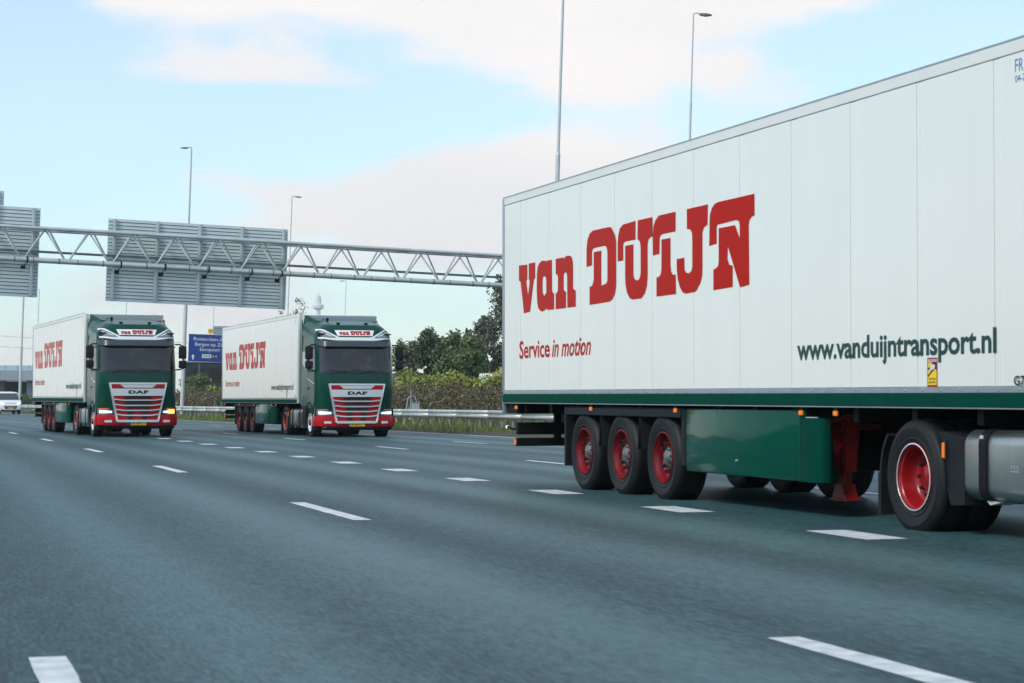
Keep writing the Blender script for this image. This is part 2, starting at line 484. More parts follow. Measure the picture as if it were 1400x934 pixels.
# ------------------------------------------------------------------ vegetation builders
def leaf_cloud(b, c, rad, n, size, rng, squash=1.0, up=0.0):
    for _ in range(n):
        while True:
            p = Vector((rng.uniform(-1, 1), rng.uniform(-1, 1), rng.uniform(-1, 1)))
            if 0.15 < p.length < 1: break
        p = Vector((c[0]+p.x*rad, c[1]+p.y*rad, c[2]+p.z*rad*squash))
        s = size*rng.uniform(0.6, 1.4)
        a = Vector((rng.gauss(0, 1), rng.gauss(0, 1), rng.gauss(0, 1)+up)).normalized()
        e = a.orthogonal().normalized(); e.rotate(Matrix.Rotation(rng.uniform(0, 6.3), 3, a))
        f = a.cross(e)
        b.add([p-e*s*.5, p-f*s*.28, p+e*s*.55, p+f*s*.3], [(0, 1, 2, 3)])
def tree(name, x, y, z0, h, rad, m, label, seed, base=0.25, dens=1.0, leaf=0.26, sparse=False, group='trees beyond the verge'):
    rng = random.Random(seed)
    root = empty(name, (x, y, z0))
    tag(root, label, 'tree', group)
    tb = B()
    tb.tube((0, 0, -0.2), (0.05*h*.1, 0, h*.45), 0.018*h+.03, 0.012*h+.02, 8)
    tb.tube((0.05*h*.1, 0, h*.45), (0, 0.02*h, h*.9), 0.012*h+.02, 0.01, 7)
    cs = []
    nb = 16 if not sparse else 12
    for i in range(nb):
        t_ = rng.uniform(base, 0.95); an = rng.uniform(0, 2*PI)
        env = math.sin(PI*min(1, (1-t_)/(1-base)*.85+.12))**.7
        rr_ = rad*env*rng.uniform(.35, .95)
        e = Vector((math.cos(an)*rr_, math.sin(an)*rr_, h*t_))
        tb.tube((0, 0, h*max(.15, t_-.22)), e, 0.01*h*.6+.01, 0.012, 5)
        cs.append((e, rad*rng.uniform(.28, .5)))
    tb.obj('trunk', MAT['bark'], root, smooth=60)
    lb = B()
    for e, r_ in cs:
        leaf_cloud(lb, e, r_, int(130*dens), leaf, rng, .85)
    k = int(14*dens) if not sparse else 8
    for i in range(k):
        t_ = base + (1-base)*i/(k-1)
        env = math.sin(PI*min(1, (1-t_)/(1-base)*.85+.1))**.7
        for j in range(3):
            an = rng.uniform(0, 2*PI); q = rad*env*rng.uniform(.1, .75)
            leaf_cloud(lb, (math.cos(an)*q, math.sin(an)*q, h*t_), rad*rng.uniform(.2, .38), int(60*dens), leaf, rng, .9)
    # thin shoots that break the outline
    for i in range(18):
        an = rng.uniform(0, 2*PI); t_ = rng.uniform(.6, 1.0)
        q = rad*rng.uniform(.2, .8)*(1.25-t_)
        leaf_cloud(lb, (math.cos(an)*q, math.sin(an)*q, h*(t_+rng.uniform(0, .08))), rad*.13, int(22*dens), leaf*.8, rng, 2.2)
    lb.obj('crown', m, root, norm=False)
    return root

# ------------------------------------------------------------------ verge plants
rng = random.Random(3)
def blades(name, n, r0, r1, yr, h0, h1, m, wdt, label, cat, seed, head=0, tilt=.25):
    rg = random.Random(seed); b = B()
    for _ in range(n):
        r_ = rg.uniform(r0, r1); y = rg.choice(yr); y = rg.uniform(*y)
        h = rg.uniform(h0, h1)*(0.72+0.34*math.sin(r_*1.3+y*.55)*math.sin(y*.23+1))
        x, y_, z = rp_(r_, y, vz(r_)-.02)
        an = rg.uniform(0, 2*PI); dx, dy = math.cos(an)*wdt, math.sin(an)*wdt
        tx, ty = rg.gauss(0, tilt)*h, rg.gauss(0, tilt)*h
        b.add([(x-dx, y_-dy, z), (x+dx, y_+dy, z), (x+tx*.4+dx*.7, y_+ty*.4+dy*.7, z+h*.6), (x+tx*.4-dx*.7, y_+ty*.4-dy*.7, z+h*.6), (x+tx, y_+ty, z+h)],
              [(0, 1, 2, 3), (3, 2, 4)])
        if head:
            leaf_cloud(b, (x+tx*.8, y_+ty*.8, z+h*.82), head, 5, head*1.1, rg, 2.4)
            if rg.random() < .5: leaf_cloud(b, (x+tx*.4, y_+ty*.4, z+h*.5), head, 3, head*1.2, rg, 2.0)
    o = b.obj(name, m, norm=False)
    return tag(o, label, cat, kind='stuff')
VIS = [(66, 134), (134, 190)]
blades('verge_grass', 16000, 18.3, 24.0, VIS, .12, .42, MAT['grass'], .02, 'rough green grass along the guardrail', 'grass', 1)
blades('tall_grass', 9000, 22.0, 25.5, VIS, .4, .95, MAT['leaf_olive'], .022, 'straw and green tall grass behind the guardrail', 'grass', 5)
blades('dry_weeds', 12500, 24.2, 29.5, VIS, 1.0, 1.75, MAT['weed_brown'], .022, 'brown dried weeds standing on the bank behind the guardrail', 'weeds', 2, head=.12, tilt=.10)
fb = B(); rg = random.Random(12)
for _ in range(13):
    cy = rg.choice((rg.uniform(76, 82), rg.uniform(70, 100), rg.uniform(70, 100))); cr_ = rg.uniform(18.7, 20.6)
    for _ in range(rg.randint(2, 7)):
        x, y, z = rp_(cr_+rg.gauss(0, .25), cy+rg.gauss(0, .35), .1+rg.uniform(.1, .42))
        leaf_cloud(fb, (x, y, z), .04, 3, .065, rg)
tag(fb.obj('yellow_flowers', MAT['flower'], norm=False), 'scattered yellow flowers in the grass under the guardrail', 'flowers', kind='stuff')
gb = B(); rg = random.Random(21)
for _ in range(150):
    cy = rg.uniform(*rg.choice(VIS)); r_ = rg.uniform(22.6, 28.5)
    x, y, z = rp_(r_, cy, vz(r_)+rg.uniform(.1, 1.15))
    leaf_cloud(gb, (x, y, z), rg.uniform(.25, .6), 70, .16, rg, .7)
tag(gb.obj('bramble_cover', MAT['leaf_mid'], norm=False), 'low green brambles creeping through the dry weeds', 'brambles', kind='stuff')
SHR = [(30.0, 84, 'leaf_mid', 1.35), (29.6, 88, 'leaf_mid', 1.5), (30.2, 91.5, 'leaf_yellow', 1.7), (29.9, 95, 'leaf_yellow', 2.0),
       (30.3, 98.5, 'leaf_yellow', 1.9), (30.0, 102, 'leaf_yellow', 2.1), (30.6, 80.5, 'leaf_mid', 1.5), (31, 77, 'leaf_mid', 1.4), (30.4, 106, 'leaf_yellow', 2.1), (30.0, 110, 'leaf_yellow', 2.2), (30.6, 114, 'leaf_yellow', 2.2), (30.2, 118, 'leaf_yellow', 2.3), (30.8, 122, 'leaf_mid', 2.3),
       (30.5, 140, 'leaf_mid', 2.2), (31, 146, 'leaf_yellow', 2.4), (30.6, 152, 'leaf_mid', 2.5), (31.2, 158, 'leaf_mid', 2.5), (32, 165, 'leaf_yellow', 2.6), (31.5, 172, 'leaf_mid', 2.8), (33, 180, 'leaf_mid', 2.8),
       (27.5, 205, 'leaf_mid', 1.8), (28, 215, 'leaf_yellow', 1.6), (27, 225, 'leaf_mid', 1.9), (28, 236, 'leaf_mid', 2.0)]
ORD = ['leftmost', 'second from left', 'third from left', 'fourth from left', 'fifth from left', 'sixth from left', 'seventh from left', 'eighth from left', 'rightmost']
SHL = [None]*len(SHR)
for want, txt in (((0, 125, 'leaf_yellow'), '%s of the yellowing shrubs above the brown weeds beside the middle cab'), ((0, 125, 'leaf_mid'), '%s of the green shrubs next to the big trailer, above the weeds'),
                  ((125, 200, None), '%s of the shrubs on the bank below the blue road sign'), ((200, 400, None), '%s of the far shrubs at the foot of the viaduct')):
    ids = sorted([i for i, q in enumerate(SHR) if want[0] < q[1] < want[1] and want[2] in (None, q[2])], key=lambda i: -SHR[i][1])
    for j, i in enumerate(ids): SHL[i] = txt % (ORD[j] if j < len(ids)-1 else 'rightmost')
for i, (r_, y, mm, h) in enumerate(SHR):
    rg = random.Random(100+i); h *= rg.uniform(.72, 1.1)*(.78 if y < 97 else 1); r_ += rg.uniform(-1.2, 1.2); x, y_, z = rp_(r_, y, vz(r_))
    root = empty('shrub', (x, y_, z-.1))
    tag(root, SHL[i], 'shrub', 'shrubs on the bank')
    sb = B(); lb = B()
    for k in range(11):
        an = rg.uniform(0, 2*PI); q = rg.uniform(.2, 1.5)
        e = (math.cos(an)*q, math.sin(an)*q*1.2, h*rg.uniform(.45, .98)*(1.05-q*.22))
        sb.tube((0, 0, 0), e, .035, .012, 5)
        leaf_cloud(lb, e, rg.uniform(.4, .65), 130, .19, rg, .8)
        leaf_cloud(lb, (e[0]*.8, e[1]*.8, e[2]*.55), .55, 70, .2, rg, .9)
    sb.obj('stem', MAT['bark'], root)
    lb.obj('foliage', MAT[mm], root, norm=False)
CAMH = 1.108
def from_view(az_px, dist, z=0.0):
    """ground point at a compass bearing (given as the tangent from the lens axis) and distance"""
    ps = R(16.5646); u = (az_px-700)/2722.0
    return (dist*(math.sin(ps)+u*math.cos(ps)), dist*(math.cos(ps)-u*math.sin(ps)), z)
TREES = [(546, 150, 5.3, 1.5, 'leaf_olive', 'pale olive tree nearest the cab mirror, behind the shrubs', .8, False),
         (566, 158, 5.6, 1.1, 'leaf_grey', 'thin grey-green tree between the olive and the dark tree', .6, True),
         (586, 146, 6.1, 1.35, 'leaf_dark', 'dark pointed tree left of the broad green tree', 1.1, False),
         (604, 150, 5.6, 1.3, 'leaf_dark', 'dark low tree tucked against the broad green tree', 1.1, False),
         (622, 140, 5.5, 1.9, 'leaf_mid', 'broad mid-green tree in the middle of the tree belt', 1.3, False),
         (643, 136, 5.2, 1.5, 'leaf_mid', 'mid-green bushy tree right of the broad green tree', 1.1, False),
         (640, 152, 6.4, .7, 'leaf_grey', 'spindly grey treetop rising behind the bushy tree', .5, True),
         (662, 142, 6.9, 1.5, 'leaf_grey', 'grey-green tree left of the tallest tree by the trailer', 1.2, False),
         (690, 140, 9.2, 2.1, 'leaf_grey', 'tallest grey-green tree, half hidden behind the big trailer', 1.6, False),
         (412, 200, 11.2, 1.6, 'leaf_pale', 'pale sparse treetop showing above the middle truck', .22, True),
         (385, 210, 10.6, 1.5, 'leaf_pale', 'faint sparse tree under the right end of the middle sign board', .12, True)]
for i, (px, Z, h, rad, mm, lb_, dn, spz) in enumerate(TREES):
    x, y, _ = from_view(px, Z)
    tree('tree', x, y, 0.4, h-.4, rad, MAT[mm], lb_, 40+i, dens=dn, sparse=spz, base=.04 if not spz else .35, leaf=.24)
# unseen belt of trees on the near side, added for its reflection in the paintwork
bb = B(); rg = random.Random(77)
for _ in range(420):
    y = rg.uniform(-55, 60); x = -22 + rg.uniform(-3, 3); hh = 5.0 + 1.2*math.sin(y*.31) + .8*math.sin(y*.83)
    leaf_cloud(bb, (x, y, rg.uniform(.3, hh)), 1.2, 26, .7, rg)
tag(bb.obj('reflection_tree_belt', MAT['leaf_dark'], norm=False), 'unseen belt of dark trees added for reflections in the paintwork', 'trees', kind='stuff')

# ------------------------------------------------------------------ guardrail
gr = empty('guardrail', rp_(21.3, 80))
tag(gr, 'galvanised steel guardrail running along the far verge', 'guardrail')
GX, GY = gr.location.x, gr.location.y
prof = [(0.0, .46), (-.02, .47), (-.075, .52), (-.075, .57), (-.015, .61), (-.015, .64), (-.075, .68), (-.075, .73), (-.02, .775), (0, .78)]
yy = 60.0; kk = 0
while yy < 330:
    y0_, y1_ = yy, yy+4.0
    vs = []; fs = []
    for y in (y0_-.12, y1_):
        for dx, z in prof:
            x, y2, _ = rp_(21.3, y)
            vs.append((x+dx-(.004 if kk % 2 else 0)-GX, y2-GY, z))
    n = len(prof)
    fs = [(k, k+1, n+k+1, n+k) for k in range(n-1)]
    o = B().add(vs, fs).obj('rail', MAT['galv'], gr, smooth=50)
    md = o.modifiers.new('thickness', 'SOLIDIFY'); md.thickness = .006
    for py in (0.0, 1.333, 2.667):
        x, y2, _ = rp_(21.3, yy+py)
        b = B()
        b.box(x+.07-GX, x+.13-GX, y2-.05-GY, y2+.05-GY, -.1, .74)
        b.box(x+.002-GX, x+.07-GX, y2-.04-GY, y2+.04-GY, .52, .72)
        b.obj('post', MAT['galv_dull'], gr)
    yy += 4.0; kk += 1

# ------------------------------------------------------------------ road-side cabinet with its hoop
x, y, _ = from_view(567, 88.5)
cb = empty('utility_cabinet', (x, y, .05)); tag(cb, 'small grey cabinet on a post with a bent pipe hoop behind the guardrail', 'cabinet')
B().rbox(-.14, .2, -.12, .12, .62, 1.0, .015).obj('box', MAT['galv'], cb)
B().rbox(-.16, .22, -.14, .14, 1.0, 1.03, .01).obj('lid', MAT['galv_dull'], cb)
B().tube((-.17, .0, -.1), (-.17, 0, 1.55), .035).obj('post', MAT['galv_dull'], cb)
pts = [(-.55, 0, -.1), (-.35, 0, .95)] + [(-.12-.21*math.cos(q), 0, 1.1+.2*math.sin(q)) for q in [0.3+i*.35 for i in range(7)]] + [(.12, 0, .9), (.16, 0, .6)]
B().path(pts, .018).obj('hoop', MAT['galv'], cb, smooth=60)

# ------------------------------------------------------------------ lamp posts (they stand plumb; the carriageway is banked)
LEAN = .0325
def lamp_post(x, y, h, r0, r1, arm, label, joint=None, armlen=1.0):
    root = empty('lamp_post', (x - 0.0, y, 0), (0, LEAN, -R(16.5)))
    tag(root, label, 'lamp post', 'lamp posts along the motorway')
    j = joint or h*.3
    b = B(); b.tube((0, 0, -.3), (0, 0, j), r0, r0*.95, 10); b.obj('base_tube', MAT['lamp_steel'], root, smooth=60)
    b = B(); b.tube((0, 0, j), (0, 0, h), r0*.68, r1, 10); b.obj('upper_tube', MAT['lamp_steel'], root, smooth=60)
    B().tube((0, 0, j-.06), (0, 0, j+.06), r0*1.06, r0*.8, 10).obj('collar', MAT['galv'], root)
    s = arm
    B().path([(0, 0, h-.02), (s*.12, 0, h+.05), (s*.4*armlen, 0, h-.02)], r1*.8, 6).obj('arm', MAT['lamp_steel'], root)
    b = B(); L0, L1 = s*.35*armlen, s*1.05*armlen
    b.add([(L0, -.06, h-.06), (L0, .06, h-.06), (L0, .06, h+.03), (L0, -.06, h+.03), ((L0+L1)/2, -.14, h-.09), ((L0+L1)/2, .14, h-.09), ((L0+L1)/2, .1, h+.03), ((L0+L1)/2, -.1, h+.03), (L1, -.07, h-.06), (L1, .07, h-.06), (L1, .06, h-.01), (L1, -.06, h-.01)],
          [(0, 1, 2, 3), (0, 4, 5, 1), (1, 5, 6, 2), (2, 6, 7, 3), (3, 7, 4, 0), (4, 8, 9, 5), (5, 9, 10, 6), (6, 10, 11, 7), (7, 11, 8, 4), (8, 11, 10, 9)])
    b.obj('lamp_head', MAT['galv_dark'], root)
    return root
lx = lambda px, Z, lean_h: from_view(px, Z)
def post_at(px, ytop_px, Z, *a, **k):
    h = CAMH + (549-ytop_px)/2722*Z
    x, y, _ = from_view(px, Z)
    # foot placed so that the plumb post passes the right bearing at its top
    x -= h*LEAN*math.cos(R(16.5)); y += h*LEAN*math.sin(R(16.5))
    return lamp_post(x, y, h, *a, **k)
post_at(771.5, -45, 81, .10, .05, 1, 'tallest lamp post behind the big trailer, cut by the top edge', joint=11.2)
post_at(949.5, 16, 85, .055, .032, 1, 'lamp post with head to the right above the big trailer', joint=13.9, armlen=.75)
post_at(260.5, 201, 140, .14, .05, -1, 'lamp post rising behind the middle sign board, head to the left', joint=8, armlen=.75)
post_at(398.5, 268, 170, .07, .045, 1, 'lamp post at the right end of the middle sign board', joint=7, armlen=.8)
post_at(34, 330, 215, .15, .09, -1, 'lamp post between the left sign board and the white van', joint=7)
post_at(53, 396, 300, .08, .06, -1, 'thin far lamp post above the rear of the left truck')
post_at(173, 398, 300, .07, .05, 1, 'thin far lamp post above the roof of the left truck')
post_at(293, 398, 280, .07, .05, 1, 'thin far lamp post above the blue road sign')
post_at(473, 384, 280, .07, .05, -1, 'thin far lamp post above the roof of the middle truck', armlen=.9)

# ------------------------------------------------------------------ gantry
GO = Vector((16.1205, 88.9898, 0)); GG = 0.0442
gan = empty('sign_gantry', GO, (0, LEAN, GG))
tag(gan, 'white tubular steel truss gantry spanning the motorway', 'gantry')
ZT, ZBm = 8.28, 6.93
A0, A1 = -30.0, 17.5
def chord(name, y, z, r, m=MAT['galv']):
    return B().tube((A0, y, z), (A1, y, z), r, r, 12).obj(name, m, gan, smooth=60)
chord('top_chord', 0.0, ZT-.02, .085); chord('top_chord', 1.05, ZT-.02, .075); chord('bottom_chord', .5, ZBm-.03, .12)
nodes = [-6.4 + 1.902*k for k in range(-12, 13)]
for a_ in nodes:
    for yy_ in (0.0, 1.05):
        for sgn in (-1, 1):
            B().tube((a_+sgn*.07, .5, ZBm), (a_+sgn*.88, yy_, ZT-.05), .038, .038, 8).obj('brace', MAT['galv'], gan, smooth=60)
    B().tube((a_-.95, 0, ZT-.05), (a_-.95, 1.05, ZT-.05), .03, .03, 6).obj('cross_brace', MAT['galv'], gan)
    B().tube((a_-.95, 1.05, ZT-.05), (a_+.95, 0, ZT-.05), .025, .025, 6).obj('cross_brace', MAT['galv'], gan)
    B().tube((a_-.35, .5, ZBm-.03), (a_-.31, .5, ZBm-.03), .135, .135, 12).obj('clamp_ring', MAT['galv_dark'], gan)
    B().tube((a_+.45, .5, ZBm-.03), (a_+.48, .5, ZBm-.03), .13, .13, 12).obj('clamp_ring', MAT['galv_dark'], gan)
B().box(A0, A1, 1.18, 1.28, 7.28, 7.38).obj('sign_rail', MAT['galv_dark'], gan)
for a_ in (A0+.3, A1-.3):
    b = B()
    b.tube((a_, .1, -.4), (a_, .1, ZT), .17, .15, 12); b.tube((a_, .95, -.4), (a_, .95, ZT), .17, .15, 12)
    for z in (1.5, 3, 4.5, 6): b.tube((a_, .1, z), (a_, .95, z+.8), .05, .05, 6)
    b.obj('leg', MAT['galv'], gan, smooth=60)
def sign_board(a0, a1, z0, z1, ribs, label, step=None):
    root = empty('overhead_sign_board', GO, (0, LEAN, GG)); tag(root, label, 'sign board', 'sign boards seen from behind')
    yb = 1.62
    B().box(a0+.02, a1-.02, yb+.06, yb+.075, z0+.02, z1-.02).obj('face_sheet', MAT['sign_blue'], root)
    n = int(round((z1-z0)/.158)); hgt = (z1-z0)/n
    sh = B().rbox(a0, a1, yb-.01, yb+.056, .012, hgt-.012, .012, 1)
    lip = B()
    first = None
    for k in range(n):
        if first is None:
            first = sh.obj('slat', MAT['board_back'], root); o = first
        else:
            o = first.copy(); link(o, root)
        o.location = (0, 0, z0+k*hgt)
    fl = None
    for k in range(n):
        if fl is None:
            fl = B().box(a0+.01, a1-.01, yb-.030, yb-.008, -.010, .010).obj('slat_flange', MAT['board_rib'], root); o = fl
        else:
            o = fl.copy(); link(o, root)
        o.location = (0, 0, z0+k*hgt+.02)
    for r_ in ribs:
        b = B(); b.box(r_-.075, r_+.075, yb-.14, yb-.047, z0+.03, z1-.03); b.box(r_-.02, r_+.02, yb-.16, yb-.138, z0+.03, z1-.03)
        b.obj('rib', MAT['board_rib'], root)
        bk = B(); bk.box(r_-.05, r_+.05, 1.285, yb-.165, 7.26, 7.40); bk.box(r_-.04, r_+.04, 1.14, yb-.165, ZT-.08, ZT)
        bk.obj('bracket', MAT['galv_dull'], root)
    if step:
        b0, b1, zz = step
        n2 = int(round((zz-z1)/.158)); h2 = (zz-z1-.01)/n2
        for k in range(n2):
            B().rbox(b0, b1, yb-.01, yb+.056, z1+.012+k*h2, z1+.008+(k+1)*h2, .012, 1).obj('slat', MAT['board_back'], root)
        B().box(b1-.38, b1-.24, yb-.14, yb-.015, z1-.6, zz-.02).obj('rib', MAT['board_rib'], root)
    return root
sign_board(-8.33, -.14, 5.32, 9.04, [-8.05, -6.14, -4.21, -2.28, -.36], 'wide grey back of the sign board in the middle of the gantry')
sign_board(-19.5, -11.3, 5.32, 9.30, [-19.2, -17.3, -15.4, -13.5, -11.6], 'grey back of the sign board at the left edge, with raised top panel', step=(-19.0, -12.9, 9.95))
for a_ in (-11.9, -7.85, -5.9, -3.95, -2.0, -.62):
    root = empty('gantry_floodlight', GO, (0, LEAN, GG))
    tag(root, 'small black floodlight hanging under the gantry, %s' % {-11.9: 'by the left sign board', -7.85: 'at the left end of the middle sign board', -5.9: 'second from left on the middle sign board',
        -3.95: 'third from left on the middle sign board', -2.0: 'fourth from left on the middle sign board', -.62: 'at the right end of the middle sign board'}[a_], 'floodlight', 'floodlights under the gantry')
    b = B(); b.box(a_-.03, a_+.03, .3, .62, ZBm-.17, ZBm-.155); b.lathe([(.122, -.03), (.15, -.03), (.15, .03), (.122, .03)], 14, 'X', (a_, .5, ZBm-.03), close=True); b.tube((a_-.02, .5, ZBm-.16), (a_-.12, .75, ZBm-.3), .02, .02, 6)
    b.obj('bracket', MAT['chassis'], root)
    B().rbox(a_-.24, a_-.04, .68, .86, ZBm-.42, ZBm-.28, .02).obj('housing', MAT['chassis'], root)

# ------------------------------------------------------------------ text helper
def text_bm(txt, bold=0.0, shear=0.0, space=1.0):
    cu = bpy.data.curves.new('t', 'FONT'); cu.body = txt; cu.size = 1.0; cu.offset = bold; cu.shear = shear
    cu.space_character = space; cu.resolution_u = 3; cu.fill_mode = 'FRONT'
    o = bpy.data.objects.new('t', cu); col.objects.link(o)
    bpy.context.view_layer.update()
    me = bpy.data.meshes.new_from_object(o.evaluated_get(bpy.context.evaluated_depsgraph_get()))
    bpy.data.objects.remove(o); bpy.data.curves.remove(cu)
    vs = [v.co.copy() for v in me.vertices]; fs = [tuple(q.vertices) for q in me.polygons]
    bpy.data.meshes.remove(me)
    return vs, fs
def text_fit(b, txt, w0, w1, h0, h1, fn, bold=0.0, shear=0.0, ref=None, space=1.0):
    """lay the text so that its ink spans w0..w1; ref glyph's ink spans h0..h1"""
    vs, fs = text_bm(txt, bold, shear, space)
    xs = [v.x for v in vs]
    rv = text_bm(ref, bold)[0] if ref else vs
    ya, yb = min(v.y for v in rv), max(v.y for v in rv)
    xa, xb = min(xs), max(xs)
    b.add([fn(w0+(v.x-xa)/(xb-xa)*(w1-w0), h0+(v.y-ya)/(yb-ya)*(h1-h0)) for v in vs], fs)
    return b

# ------------------------------------------------------------------ blue road sign for the other carriageway
sx, sy, _ = from_view(255, 172)
sg = empty('road_sign', (sx, sy, 0), (0, LEAN*.9, 0)); tag(sg, 'blue direction sign with white place names left of the middle truck', 'road sign')
SW, S0, S1 = 5.2, 4.6, 6.95
B().box(-.03, SW+.03, .0, .06, S0-.03, S1+.03).obj('border', MAT['sign_white'], sg)
B().box(0, SW, -.012, .0-.002, S0, S1).obj('panel', MAT['sign_blue'], sg)
sf = lambda u, v: (u, -.018, v)
def stext(txt, a, b_, z0, z1, ref, m=MAT['sign_white'], name='lettering'):
    bb_ = B(); text_fit(bb_, txt, a, b_, z0, z1, sf, .004, ref=ref); return bb_.obj(name, m, sg, norm=False)
stext('Rotterdam-Zuid', .42, 3.55, 6.42, 6.70, 'R'); stext('Bergen op Zoom', .55, 3.55, 5.96, 6.24, 'B'); stext('Europoort', .98, 2.72, 5.52, 5.80, 'E')
b = B(); b.prism([(.24, 4.98), (.40, 5.22), (.56, 4.98), (.46, 5.02), (.46, 4.76), (.34, 4.76), (.34, 5.02)], lambda u, v: (u, -.018, v), lambda u, v: (u, -.013, v)); b.obj('arrow', MAT['sign_white'], sg)
B().box(1.18, 1.98, -.018, -.013, 4.92, 5.24).obj('ring_plate', MAT['sign_white'], sg)
B().box(1.98, 2.52, -.018, -.013, 4.92, 5.24).obj('route_plate', MAT['maroon'], sg)
sf = lambda u, v: (u, -.024, v)
stext('RING', 1.27, 1.90, 4.98, 5.18, 'R', MAT['ink_black']); stext('A 4', 2.06, 2.45, 4.98, 5.18, 'A')
for u in (1.0, 4.2): B().tube((u, .12, -.3), (u, .12, S1-.1), .05, .05, 8).obj('post', MAT['galv_dark'], sg)
x, y, _ = from_view(284.5, 171.6)
yp = empty('marker_plate', (x, y, 0), (0, LEAN*.9, 0)); tag(yp, 'small square yellow plate above the blue road sign', 'plate')
B().box(-.22, .22, 0, .02, 6.98, 7.36).obj('panel', MAT['plate_yellow'], yp)
B().tube((0, .06, 4.7), (0, .06, 7.2), .025, .025, 6).obj('bracket', MAT['galv_dark'], yp)
bb_ = B(); text_fit(bb_, '7', -.07, .07, 7.07, 7.27, lambda u, v: (u, -.004, v), .02); bb_.obj('lettering', MAT['ink_black'], yp, norm=False)

# ------------------------------------------------------------------ far buildings
x, y, _ = from_view(253, 186)
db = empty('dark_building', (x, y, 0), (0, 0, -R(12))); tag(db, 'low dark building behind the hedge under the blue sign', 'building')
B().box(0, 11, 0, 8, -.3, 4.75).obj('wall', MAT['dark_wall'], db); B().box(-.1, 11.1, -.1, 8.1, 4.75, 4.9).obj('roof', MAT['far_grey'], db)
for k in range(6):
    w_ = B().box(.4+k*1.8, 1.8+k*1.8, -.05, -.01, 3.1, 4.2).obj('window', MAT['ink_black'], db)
x, y, _ = from_view(291.5, 420)
fbd = empty('office_block', (x, y, 0), (0, 0, -R(16))); tag(fbd, 'far grey office block top showing above the blue sign', 'building')
B().box(0, 14, 0, 12, -.3, 16.6).obj('wall', MAT['far_grey'], fbd); B().box(-.1, 14.1, -.1, 12.1, 16.6, 17.0).obj('roof', MAT['concrete'], fbd)
for k in range(4):
    for j in range(4): B().box(.8+k*3.3, 3.2+k*3.3, -.08, -.02, 2+j*3.7, 4+j*3.7).obj('window', MAT['glass_blue'], fbd)
x, y, _ = from_view(-40, 340)
vd = empty('viaduct', (x, y, 0), (0, R(.25), -R(18))); tag(vd, 'grey concrete viaduct with glass screens at the far left', 'viaduct')
B().box(0, 30, 0, 12, 4.75, 5.0).obj('soffit', MAT['galv_dark'], vd); B().rbox(-.2, 30, -.25, .0, 4.7, 6.5, .04, 1).obj('fascia', MAT['concrete'], vd); B().box(0, 30, 0, 12, 5.0, 5.6).obj('deck', MAT['concrete'], vd)
for k in range(15):
    B().box(k*2+.06, k*2+1.94, -.12, -.08, 6.52, 7.3).obj('glass_screen', MAT['glass_blue'], vd)
    B().box(k*2-.05, k*2+.05, -.16, -.02, 6.5, 7.38).obj('screen_post', MAT['galv_dull'], vd)
for a_ in (3, 9.5, 16, 22.5, 29):
    B().box(a_-.45, a_+.45, 2, 3, -.3, 4.75).obj('column', MAT['concrete'], vd); B().box(a_-.45, a_+.45, 8.5, 9.5, -.3, 4.75).obj('column', MAT['concrete'], vd)
B().box(-2, 32, 11.5, 12, -.3, 4.7).obj('abutment', MAT['dark_wall'], vd)
x, y, _ = from_view(435, 3200)
tw = empty('telecom_tower', (x, y, 0)); tag(tw, 'faint hazy telecom tower on the skyline above the middle truck', 'tower')
B().tube((0, 0, -1), (0, 0, 151), 4.3, 3.6, 16).obj('shaft', MAT['far_haze_pale'], tw, smooth=60)
B().lathe([(3.6, 148), (8.8, 151), (9.0, 156), (4.6, 158)], 18, 'Z').obj('platform', MAT['far_haze_pale'], tw)
B().tube((0, 0, 158), (0, 0, 170), 4.8, 4.2, 12).obj('upper_drum', MAT['far_haze_pale'], tw); B().tube((0, 0, 170), (0, 0, 175), 2, 1, 8).obj('mast', MAT['far_haze_pale'], tw)
for yp_, nm in ((453, 'upper'), (467.5, 'lower')):
    p0 = from_view(-80, 330, CAMH+(549-yp_)/2722*330); p1 = from_view(420, 330, CAMH+(549-yp_-12)/2722*330)
    pts = [Vector(p0).lerp(Vector(p1), i/16) - Vector((0, 0, 1.0*(1-(i/8-1)**2))) for i in range(17)]
    tag(B().path(pts, .03, 5).obj('overhead_cable', MAT['galv_dull']), '%s of two thin overhead cables above the far viaduct' % nm, 'cable', 'overhead cables')

